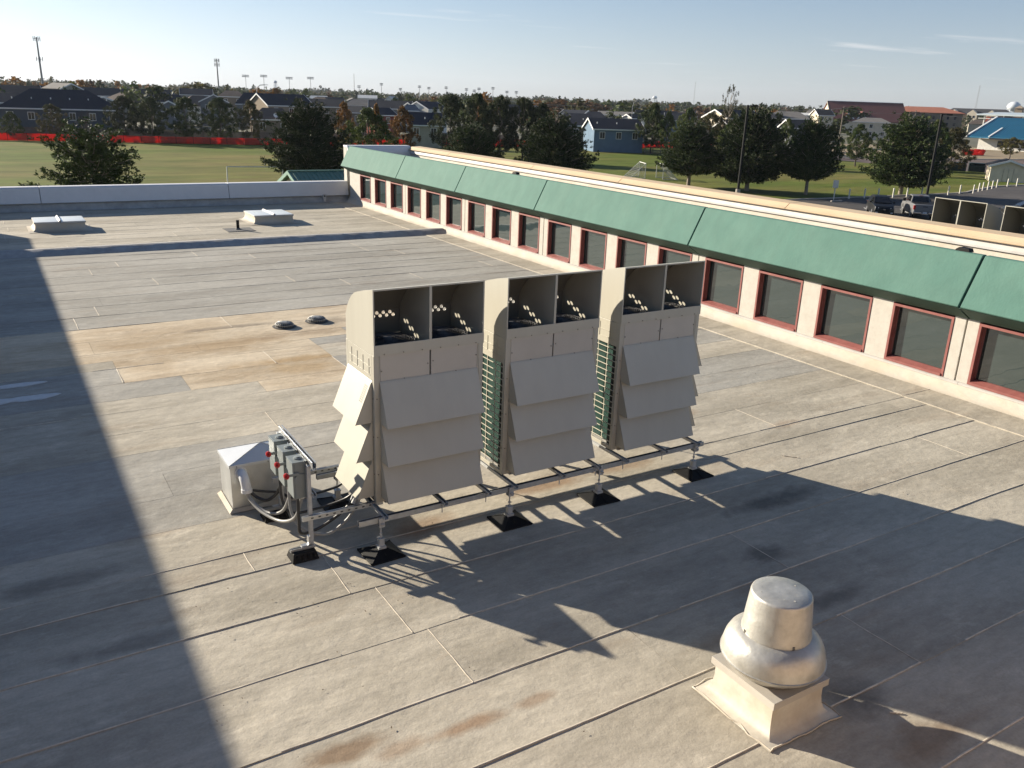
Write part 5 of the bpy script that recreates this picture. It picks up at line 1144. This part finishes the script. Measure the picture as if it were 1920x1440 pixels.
def water_tower(x, y, z, r, m, lb, leg=True):
    e = empty('water_tower', (x, y, G), 0, lb, 'water tower'); h = z-G
    MB().lathe([(.0001,r*.75),(r*.45,r*.66),(r*.85,r*.35),(r,0),(r*.85,-.38*r),(r*.4,-.62*r),(.0001,-.7*r)], (0,0,h-r*.75), 20).build('tank', m, e, 60)
    for k in range(6):
        a = k*math.pi/3; MB().cyl((r*.95*math.cos(a),r*.95*math.sin(a),0),(r*.8*math.cos(a),r*.8*math.sin(a),h-r*.9),r*.06,n=5).build('leg', m, e)
    MB().cyl((0,0,0),(0,0,h-r),r*.1,n=8).build('riser', m, e)
water_tower(624.6,2109.5,29,4.4,BLUET,'small blue water tower on the horizon among the floodlights'); water_tower(940,2316,20.5,4.6,STEEL,'tiny grey water tower on the horizon above the white building')
water_tower(1297.6,1521.9,23.5,5.2,PALES,'pale water tower on the horizon right of centre'); water_tower(1310,730.7,27.0,9.5,PALES,'large white water tower at the right end of the horizon')
def mast(x, y, h, lb, r=.7):
    e = empty('radio_mast', (x, y, G), 0, lb, 'radio mast'); b = MB()
    for k in range(3):
        a = k*2.094; b.cyl((r*math.cos(a),r*math.sin(a),0),(r*.4*math.cos(a),r*.4*math.sin(a),h),.14,n=4)
    for k in range(int(h/4)):
        z = k*4; f = 1-.6*z/h
        for q in range(3): b.cyl((r*f*math.cos(q*2.094),r*f*math.sin(q*2.094),z),(r*f*math.cos((q+1)*2.094),r*f*math.sin((q+1)*2.094),z+4),.08,n=3)
    b.build('lattice', STEEL, e)
mast(1285.2,773.4,53,'tall thin radio mast above the hotel at right',1.6); MB_ = None
x, y = polar(21.3, 1500); mast(x, y, 41, 'thin radio mast on the horizon left of centre'); x, y = polar(42.9, 2600); mast(x, y, 75, 'faint very distant radio mast right of centre', 1.8)
PB = mat('black_pole_paint', (.008,.008,.008), .6, spec=.2)
for x, y, zt, lb in ((70.8,67.8,5.2,'nearer black parking lot lamp pole standing among the pines'),(89.2,57.3,5.0,'farther black parking lot lamp pole rising behind the pickup truck')):
    e = empty('lamp_pole', (x, y, G), rot_to_cam(x, y), lb, 'lamp pole', 'black parking lot lamp poles'); h = zt-G
    MB().cyl((0,0,0),(0,0,h),.15,.12,10).build('pole', PB, e, 40); MB().cyl((0,0,0),(0,0,.6),.28,.26,12).build('footing', CONC, e, 40)
    MB().box(0,.55,-.05,.05,h-.12,h-.04).box(.45,1.05,-.2,.2,h-.14,h+.02).build('lamp_head', PB, e, 0, .02)
WOODP = mat('weathered_pole_wood', (.20,.165,.13), .9, var=.15)
poles = [(204.5,160.5,10.4,'weathered wooden utility pole left of the large lawn trees'),(231.7,157.0,10.1,'weathered wooden utility pole with transformer before the brown building'),(166.0,172.0,10.0,'wooden utility pole above the grey roofs right of the nearer lamp pole')]
for i, (x, y, h, lb) in enumerate(poles):
    e = empty('utility_pole', (x, y, G), rot_to_cam(x, y), lb, 'utility pole', 'wooden utility poles'); MB().cyl((0,0,0),(0,0,h),.17,.11,8).build('pole', WOODP, e); MB().box(-1.1,1.1,-.07,.07,h-.55,h-.4).build('crossarm', WOODP, e)
    if i == 1: MB().cyl((-.35,0,h-2.4),(-.35,0,h-1.4),.22,n=10).build('transformer', STEEL, e)
def wire(a, c, sag, lb):
    P = [Vector(a).lerp(Vector(c), t)-Vector((0,0,sag*4*t*(1-t))) for t in np.linspace(0, 1, 15)]
    tag(MB().tube(P, .018, 3).build('power_line', STEEL), lb, 'wire', 'power lines between the utility poles')
for dx, lb in ((-1,'upper'),(0,'middle'),(1,'front')):
    wire((166+dx*.8,172,5.3),(204.5+dx*.8,160.5,5.7),1.0,'thin power line between the two left utility poles'); wire((204.5+dx*.8,160.5,5.7),(231.7+dx*.8,157,5.4),.8,'thin power line between the two right utility poles'); wire((100+dx,190,5.3),(166+dx*.8,172,5.3),1.4,'thin power line leading off to the left above the roofs'); wire((231.7+dx*.8,157,5.4),(290+dx*.8,150,5.6),1.2,'thin power line leading off to the right behind the lamp pole')
for x, y, h, lb in ((49.7+11,221,10.5,'curved-arm grey street lamp beside the peaked navy roof'),(134.5,165.5,10.0,'curved-arm street lamp above the blue house')):
    e = empty('street_lamp', (x, y, G), rot_to_cam(x, y), lb, 'street lamp'); MB().tube([(0,0,0),(0,0,h-1.6),(.25,0,h-.6),(.9,0,h-.1),(2.0,0,h)], .09, 6).build('pole', STEEL, e); MB().box(1.9,2.7,-.16,.16,h-.08,h+.08).build('lamp_head', TRIM, e)
# ================================================================ fences
FW = mat('grey_weathered_fence_wood', (.12,.105,.09), .95, var=.25, scale=3)
ORN = mat('orange_safety_mesh', (.62,.055,.03), .7, var=.2, scale=1.5); ORND = mat('orange_netting', (.60,.05,.03), .7, var=.3, scale=2)
def lineup(pts, step):
    o = []
    for (ax, ay), (bx_, by) in zip(pts[:-1], pts[1:]):
        n = max(1, int(math.hypot(bx_-ax, by-ay)/step))
        for i in range(n): o.append((ax+(bx_-ax)*i/n, ay+(by-ay)*i/n))
    return o+[pts[-1]]
wf = empty('wood_fence', (30, 168, G), 0, 'long grey wooden board fence behind the orange netting', 'fence')
L = lineup([(-14,176),(3.5,173.5),(28,166.5),(47,162),(80,158.5),(98,163)], 2.4)
rr_ = np.random.default_rng(21)
for (ax, ay), (bx_, by) in zip(L[:-1], L[1:]):
    b = MB(); n = 12
    for i in range(n):
        t0, t1 = i/n+.004, (i+1)/n-.004; h = 1.85+rr_.uniform(-.03, .03); px, py = ax+(bx_-ax)*t0, ay+(by-ay)*t0; qx, qy = ax+(bx_-ax)*t1, ay+(by-ay)*t1
        b.hexa([(px,py,G),(qx,qy,G),(qx,qy+.03,G),(px,py+.03,G),(px,py,G+h),(qx,qy,G+h),(qx,qy+.03,G+h),(px,py+.03,G+h)])
    tag(part(b, 'board_panel', FW, wf), kind='stuff'); part(MB().box(ax-.06, ax+.06, ay-.11, ay-.01, G, G+2.0), 'post', FW, wf)
def net(pts, h, lb, name='safety_netting', crumple=.0, m=ORN, seed=0):
    e = empty(name, (pts[0][0], pts[0][1], G), 0, lb, 'safety netting', 'orange safety netting around the field'); b = MB(); L = lineup(pts, .55); P = []; n = len(L)
    for i, (x, y) in enumerate(L):
        v = Vector((x*.31, y*.27, seed)); t = h*(1-.10*abs(noise.noise(v*2))-crumple*abs(noise.noise(v*1.7))); 
        for k in range(5):
            f = k/4; P.append((x+(.10+crumple*1.6)*noise.noise(Vector((x*.9, f*2, seed)))*math.sin(f*3.1), y+(.16+crumple*2.2)*noise.noise(Vector((x*.8, f*2.3, seed+5)))*math.sin(f*3.1)-crumple*f*.6, G+.03+t*f))
    b.add(P, [(i*5+k, i*5+5+k, i*5+6+k, i*5+k+1) for i in range(n-1) for k in range(4)]); o = part(b, 'netting', m, e, 40, fix=False); so_ = o.modifiers.new('s', 'SOLIDIFY'); so_.thickness = .012
    for i in range(0, n, 5): part(MB().cyl((L[i][0], L[i][1]-.06, G), (L[i][0], L[i][1]-.06, G+h+.12), .035, n=5), 'stake', PB, e)
    return e
net([(-12,167.5),(3.2,165.0),(15.4,161.9)], 1.2, 'bright orange netting fence at far left in the sun', seed=1)
net([(15.8,161.8),(27,158.6),(44,154.0),(60,152.0)], 1.15, 'orange netting fence running in the shade of the leafy trees', seed=2)
net([(60.4,152),(77,149.8),(99,153.5)], 1.35, 'orange netting fence crossing behind the dark tree row', seed=3)
net([(115,150),(121,149),(124,147.5)], .8, 'sagging orange netting beside the pale garden shed', crumple=.8, seed=4)
net([(124.5,150),(130,150),(134,148.5)], 1.5, 'collapsed heap of orange netting before the blue house', crumple=.9, seed=6)
net([(135,147),(141,143),(144,140)], 1.5, 'crumpled orange netting right of the blue house', crumple=.8, seed=8)
net([(128.5,126),(133.5,122.5)], 1.7, 'bright pile of orange netting below the sparse poplar', crumple=.9, seed=10)
net([(204,124.0),(210,122.0)], 1.5, 'orange netting strip beyond the brown road at right', crumple=.3, seed=12)
# deck behind the blue house
dk = empty('wooden_deck', (114, 136, G), rot_to_cam(107,135,-10), 'brown wooden deck on posts behind the blue house', 'deck'); MB().box(-4,4,-3,0,1.7,1.95).build('floor', HM['tan'], dk)
for k in range(6): MB().box(-3.9+k*1.55,-3.75+k*1.55,-3,-2.85,0,1.7).build('post', HM['brown'], dk)
# ================================================================ bollards, post box, dumpsters, goals
WB = mat('white_bollard_paint', (.66,.62,.54), .7, var=.1)
bm_ = MB().cyl((0,0,0),(0,0,1.02),.085,.08,10).lathe([(.08,1.02),(.06,1.06),(.0001,1.075)], (0,0,0), 10).mesh('bollard', WB, 40)
BP = [(81.0,61.5),(83.5,61.4),(85.5,61.1),(87.9,60.9),(90.3,60.8),(93.5,61.1),(98.6,61.0),(101.8,61.5),(104.5,61.4),(108.0,62.8),(109.9,63.4),(111.9,63.9),(114.3,64.7),(117.3,65.8),(120.6,66.2),(123.1,66.3)]
for i, (x, y) in enumerate(BP):
    o = link('bollard', bm_); o.location = (x, y-.35, G); tag(o, 'short white bollard in the line along the parking lot edge', 'bollard', 'white bollards along the parking lot edge')
e = empty('post_box', (78.3,61.0,G), rot_to_cam(78,61), 'white square box on a white post beside the left end of the bollards', 'box on post'); MB().cyl((0,0,0),(0,0,1.3),.06,n=8).build('post', WB, e); MB().box(-.28,.28,-.2,.2,1.25,2.05).build('box', WB, e, 0, .03)
for x, y in ((77.0,59.6),(82.3,59.2)): 
    o = MB().box(-.85,.85,-.09,.09,0,.13).build('wheel_stop', CONC, None, 0, .03); o.location = (x, y, G); tag(o, 'low concrete wheel stop on the asphalt near the white post box', 'wheel stop', 'concrete wheel stops')
DG = mat('dark_green_dumpster_paint', (.012,.028,.024), .5, var=.15)
for i, (x, y, lb) in enumerate(((141.6,86.3,'dark green dumpster under the olive tree, left of the two'),(144.0,84.4,'dark green dumpster, right of the two by the road'))):
    e = empty('dumpster', (x, y, G), rot_to_cam(x, y, 4), lb, 'dumpster', 'dark dumpsters'); MB().prism([(-.9,.15),(.9,.15),(1.0,1.25),(.9,1.5),(-1.0,1.25)], 'x', -1.25, 1.25).build('body', DG, e, 0, .03); MB().box(-1.27,1.27,-.95,.9,1.5,1.58).build('lid', DG, e); 
    for k in (-1.1, -.4, .4, 1.1): MB().box(k-.05,k+.05,-1.06,-.96,.3,1.3).build('rib', DG, e)
GW = mat('goal_tube_white', (.55,.55,.52), .5)
NET = mat('goal_net_cord', (.42,.42,.40), .8)
def goal(x, y, rz, w_, h, dp, lb, group=None, net_=True):
    e = empty('soccer_goal', (x, y, G), rz, lb, 'soccer goal', group); b = MB(); r = .05
    b.tube([(-w_/2,0,0),(-w_/2,0,h)], r, 6); b.tube([(w_/2,0,0),(w_/2,0,h)], r, 6); b.tube([(-w_/2,0,h),(w_/2,0,h)], r, 6)
    b.tube([(-w_/2,0,h),(-w_/2,dp,0),(w_/2,dp,0),(w_/2,0,h)], r*.8, 6); b.tube([(-w_/2,0,.03),(-w_/2,dp,.03)], r*.8, 5); b.tube([(w_/2,0,.03),(w_/2,dp,.03)], r*.8, 5); b.build('frame', GW, e)
    if net_:
        b = MB(); c = .010
        for k in range(int(w_/.22)): 
            xx = -w_/2+k*.22; b.tube([(xx,0,h),(xx,dp*.5,h*.47),(xx,dp,0)], c, 3)
        for k in range(10):
            f = k/10; b.tube([(-w_/2,dp*f,h*(1-f)*.97),(w_/2,dp*f,h*(1-f)*.97)], c, 3)
            for s in (-1, 1): b.tube([(s*w_/2,dp*f,0),(s*w_/2,dp*f,h*(1-f))], c, 3); b.tube([(s*w_/2,0,h*f),(s*w_/2,dp*(1-f),h*f)], c, 3)
        b.build('net', NET, e)
goal(73.5,87.5,rot_to_cam(73,87,105),3.2,1.9,2.0,'small netted soccer goal on the grass, leaning left one of the pair','netted goals standing back to back')
goal(75.2,86.0,rot_to_cam(73,87,-75),3.2,1.9,2.0,'small netted soccer goal on the grass, right one of the pair','netted goals standing back to back')
goal(22.6,84.5,rot_to_cam(22,84,5),5.2,2.1,1.6,'wide soccer goal frame just above the far parapet cap',None,False)
goal(96,86.5,rot_to_cam(96,86,70),4.5,2.2,1.8,'white goal post half hidden between two pines',None,False)
e = empty('field_marker', (98.5,104,G), 0, 'thin pale marker post standing alone on the grass', 'marker post'); MB().cyl((0,0,0),(0,0,1.1),.03,n=6).build('post', GW, e); MB().box(-.12,.12,-.02,.02,.75,1.2).build('plate', GW, e)
# ================================================================ VEHICLES
TYRE = mat('tyre_rubber', (.015,.015,.015), .8); RIM = mat('alloy_rim', (.45,.45,.45), .35, metal=.8); CHROME = mat('chrome', (.6,.6,.6), .15, metal=1)
HL = mat('headlight_lens', (.55,.57,.6), .1, spec=.8); TL = mat('red_tail_lens', (.35,.012,.012), .2); PLATE = mat('licence_plate', (.45,.48,.52), .5)
def paint(n, c): return mat(n, c, .45, var=.02, coat=.12, spec=.35)
def shell(b, secs):
    """closed body from cross sections; each section: (y, half width bottom, half width top, z bottom, z top)"""
    P = []; 
    for y, wb_, wt_, zb, zt in secs:
        zm = zb+(zt-zb)*.55; wm = max(wb_, wt_)*1.0
        P += [(-wb_*.96,y,zb),(-wm,y,zb+(zt-zb)*.22),(-wm,y,zm),(-wt_,y,zt-.03),(-wt_*.9,y,zt),(wt_*.9,y,zt),(wt_,y,zt-.03),(wm,y,zm),(wm,y,zb+(zt-zb)*.22),(wb_*.96,y,zb)]
    n = len(secs); F = [(k*10+i, k*10+(i+1) % 10, k*10+10+(i+1) % 10, k*10+10+i) for k in range(n-1) for i in range(10)]
    F += [tuple(range(10))[::-1], tuple(range((n-1)*10, n*10))]; return b.add(P, F)
def wheel(parent, x, y, r=.36):
    s = 1 if x > 0 else -1
    w_ = MB().cyl((x-s*.11,y,r),(x+s*.11,y,r),r,n=22).build('wheel', TYRE, parent, 40, .02); MB().cyl((x+s*.095,y,r),(x+s*.122,y,r),r*.64,r*.58,14).build('rim', RIM, w_, 40)
    for k in range(5):
        a = k*2*math.pi/5; MB().cyl((x+s*.124,y,r),(x+s*.124,y+r*.56*math.cos(a),r+r*.56*math.sin(a)),.03,n=4).build('spoke', RIM, w_)
def suv(x, y, heading, label, c, kind='SUV', group=None, tail=False):
    """front faces local -y"""
    e = empty('parked_car', (x, y, G), heading, label, kind, group); P_ = paint('car_paint_'+str(len(bpy.data.materials)), c)
    shell(MB(), [(-2.28,.70,.62,.42,.72),(-2.22,.84,.78,.26,.86),(-2.0,.90,.84,.22,.98),(-1.2,.93,.88,.22,1.08),(-.9,.93,.88,.24,1.12),(1.6,.93,.88,.24,1.14),(2.1,.90,.84,.28,1.12),(2.26,.82,.76,.40,1.02)]).build('body', P_, e, 40, .03)
    b = MB(); P = []
    for yy, zz, hw in ((-1.05,1.12,.80),(-.30,1.62,.66),(.1,1.70,.66),(1.3,1.69,.65),(1.75,1.60,.64),(2.1,1.14,.78)): P += [(-hw,yy,zz),(hw,yy,zz)]
    for yy in (-1.05, 2.1): P += [(-.80,yy,1.05),(.80,yy,1.05)]
    b.add(P, [(0,1,3,2),(2,3,5,4),(4,5,7,6),(6,7,9,8),(8,9,11,10),(0,2,4,6,8,10,14,12),(1,13,15,11,9,7,5,3),(12,13,1,0),(10,11,15,14),(12,14,15,13)])
    b.build('cabin', P_, e, 30, .03)
    MB().add([(-.74,-1.06,1.17),(.74,-1.06,1.17),(.61,-.36,1.60),(-.61,-.36,1.60)], [(0,1,2,3)]).xf(Matrix.Translation((0,-.02,.015))).build('windshield', CARGL, e)
    MB().add([(-.72,2.11,1.18),(.72,2.11,1.18),(.60,1.80,1.56),(-.60,1.80,1.56)], [(3,2,1,0)]).xf(Matrix.Translation((0,.02,.015))).build('rear_window', CARGL, e)
    for s in (-1, 1):
        for ya, yb, yc, yd in ((-.85,.28,.28,-.28),(.34,1.22,1.20,.34),(1.28,1.85,1.62,1.26)):
            MB().add([(s*.805,ya,1.16),(s*.805,yb,1.16),(s*.672,yc,1.60),(s*.672,yd,1.60)], [(0,1,2,3)]).xf(Matrix.Translation((s*.012,0,0))).build('side_window', CARGL, e)
        MB().box(min(s*.92,s*1.12),max(s*.92,s*1.12),-.80,-.62,1.12,1.28).build('mirror', P_, e, 0, .03)
        MB().hexa([(s*.52,-2.262,.74),(s*.80,-2.17,.74),(s*.84,-2.0,.76),(s*.5,-2.1,.76),(s*.50,-2.255,.84),(s*.80,-2.165,.88),(s*.84,-2.0,.90),(s*.5,-2.1,.86)]).build('headlight', HL, e)
        MB().box(min(s*.62,s*.84),max(s*.62,s*.84),2.16,2.27,.80,1.02).build('tail_light', TL, e)
        for yy in (-1.42, 1.38): wheel(e, s*.84, yy)
        MB().box(min(s*.55,s*.75),max(s*.55,s*.75),-2.30,-2.26,.36,.44).build('fog_light', HL, e)
    MB().box(-.46,.46,-2.30,-2.255,.50,.76).build('grille', BLACKR, e, 0, .02); MB().box(-.10,.10,-2.315,-2.301,.64,.70).build('badge_bar', CHROME, e); MB().box(-.86,.86,-2.26,-2.2,.24,.36).build('bumper', BLACKR, e, 0, .02)
    return e
def pickup(x, y, heading, label, c):
    e = empty('pickup_truck', (x, y, G), heading, label, 'pickup truck'); P_ = paint('silver_paint', c)    # rear faces local -y
    shell(MB(), [(-2.9,.92,.90,.55,1.30),(-2.75,.98,.96,.42,1.34),(-.85,.98,.96,.40,1.34)]).build('bed', P_, e, 40, .03)
    shell(MB(), [(-.80,.98,.94,.36,1.30),(1.0,.98,.94,.36,1.28),(1.3,.98,.92,.38,1.24),(2.6,.96,.88,.40,1.16),(2.9,.86,.80,.5,1.0)]).build('body', P_, e, 40, .03)
    MB().box(-.88,.88,-2.7,-.95,1.05,1.335).build('bed_cavity', DARKM, e); MB().box(-.90,.90,-2.72,-.92,1.336,1.36).build('tonneau_cover', BLACKR, e)
    b = MB(); P = []
    for yy, zz, hw in ((-.85,1.30,.86),(-.62,1.90,.74),(.5,1.95,.74),(1.25,1.28,.84)): P += [(-hw,yy,zz),(hw,yy,zz)]
    P += [(-.86,-.85,1.2),(.86,-.85,1.2),(-.84,1.25,1.2),(.84,1.25,1.2)]
    b.add(P, [(0,1,3,2),(2,3,5,4),(4,5,7,6),(0,2,4,6,10,8),(1,9,11,7,5,3),(8,9,1,0),(6,7,11,10),(8,10,11,9)]); b.build('cabin', P_, e, 30, .03)
    MB().add([(-.72,-.86,1.38),(.72,-.86,1.38),(.64,-.68,1.82),(-.64,-.68,1.82)], [(0,1,2,3)]).xf(Matrix.Translation((0,-.025,0))).build('rear_window', CARGL, e)
    MB().box(-.16,.16,-.66,-.60,1.895,1.93).build('brake_light', TL, e)
    for s in (-1, 1):
        MB().add([(s*.87,-.6,1.36),(s*.86,1.0,1.33),(s*.755,.45,1.86),(s*.755,-.5,1.84)], [(0,1,2,3)]).xf(Matrix.Translation((s*.01,0,0))).build('side_window', CARGL, e)
        MB().box(min(s*.80,s*.985),max(s*.80,s*.985),-2.915,-2.74,.86,1.24).build('tail_light', TL, e, 0, .02)
        MB().box(min(s*.98,s*1.24),max(s*.98,s*1.24),.75,.90,1.25,1.52).build('mirror', PB, e, 0, .03)
        for yy in (-1.85, 1.75): wheel(e, s*.88, yy, .41); MB().cyl((s*.90,yy,.42),(s*.992,yy,.42),.50,n=20).build('wheel_arch', DARKM, e)
    MB().box(-.78,.78,-2.935,-2.90,.74,1.27).build('tailgate', P_, e, 0, .02); MB().box(-.2,.2,-2.95,-2.936,1.10,1.16).build('tailgate_handle', PB, e)
    MB().box(-.98,-.30,-3.08,-2.88,.52,.68).box(.30,.98,-3.08,-2.88,.52,.68).box(-.30,.30,-3.06,-2.88,.46,.56).build('bumper', CHROME, e, 0, .03); MB().box(-.17,.17,-3.075,-3.061,.56,.70).build('licence_plate', PLATE, e)
    return e
def hd(az): return -R(az)      # local +y points along compass azimuth az
suv(71.8, 50.6, hd(44.5), 'black SUV facing the camera on the parking lot beyond the cream parapet', (.005,.0055,.007))
pickup(74.6, 48.6, hd(44.5), 'silver pickup truck seen from behind, partly hidden by the hood behind the parapet', (.15,.15,.155))
suv(84.5, 43.6, hd(135), 'dark car almost hidden between the two hooded units at right', (.02,.022,.026), 'car')
for i, (x, y, c, lb) in enumerate(((262,150.5,(.012,.014,.02),'dark car parked before the blue-roofed building, left one'),(266,147.5,(.03,.05,.06),'dark teal car parked before the blue-roofed building, middle one'),(264.5,142.3,(.55,.56,.56),'white car parked before the blue-roofed building, right one'))):
    suv(x, y, hd(150), lb, c, 'car', 'cars parked at the blue-roofed building')

# translucent mesh: the netting glows where the low sun stands behind it
for m_ in (ORN, ORND):
    t = m_.node_tree; pb = t.nodes['Principled BSDF']; td = t.nodes.new('ShaderNodeBsdfTranslucent'); td.inputs[0].default_value = (.75,.06,.035,1)
    mx_ = t.nodes.new('ShaderNodeMixShader'); mx_.inputs[0].default_value = .45; t.links.new(pb.outputs[0], mx_.inputs[1]); t.links.new(td.outputs[0], mx_.inputs[2]); t.links.new(mx_.outputs[0], t.nodes['Material Output'].inputs[0])
# ================================================================ air
hzb = MB().box(-1500, 2700, -60, 3000, G-1.0, 80).build('haze', None); tag(hzb, kind='stuff')
hmt = bpy.data.materials.new('haze_air'); hmt.use_nodes = True; t = hmt.node_tree; t.nodes.clear(); o_ = t.nodes.new('ShaderNodeOutputMaterial'); v_ = t.nodes.new('ShaderNodeVolumePrincipled')
v_.inputs['Color'].default_value = (.80,.88,1,1); v_.inputs['Density'].default_value = .00007; v_.inputs['Anisotropy'].default_value = .2; t.links.new(v_.outputs[0], o_.inputs['Volume']); hzb.data.materials.append(hmt)
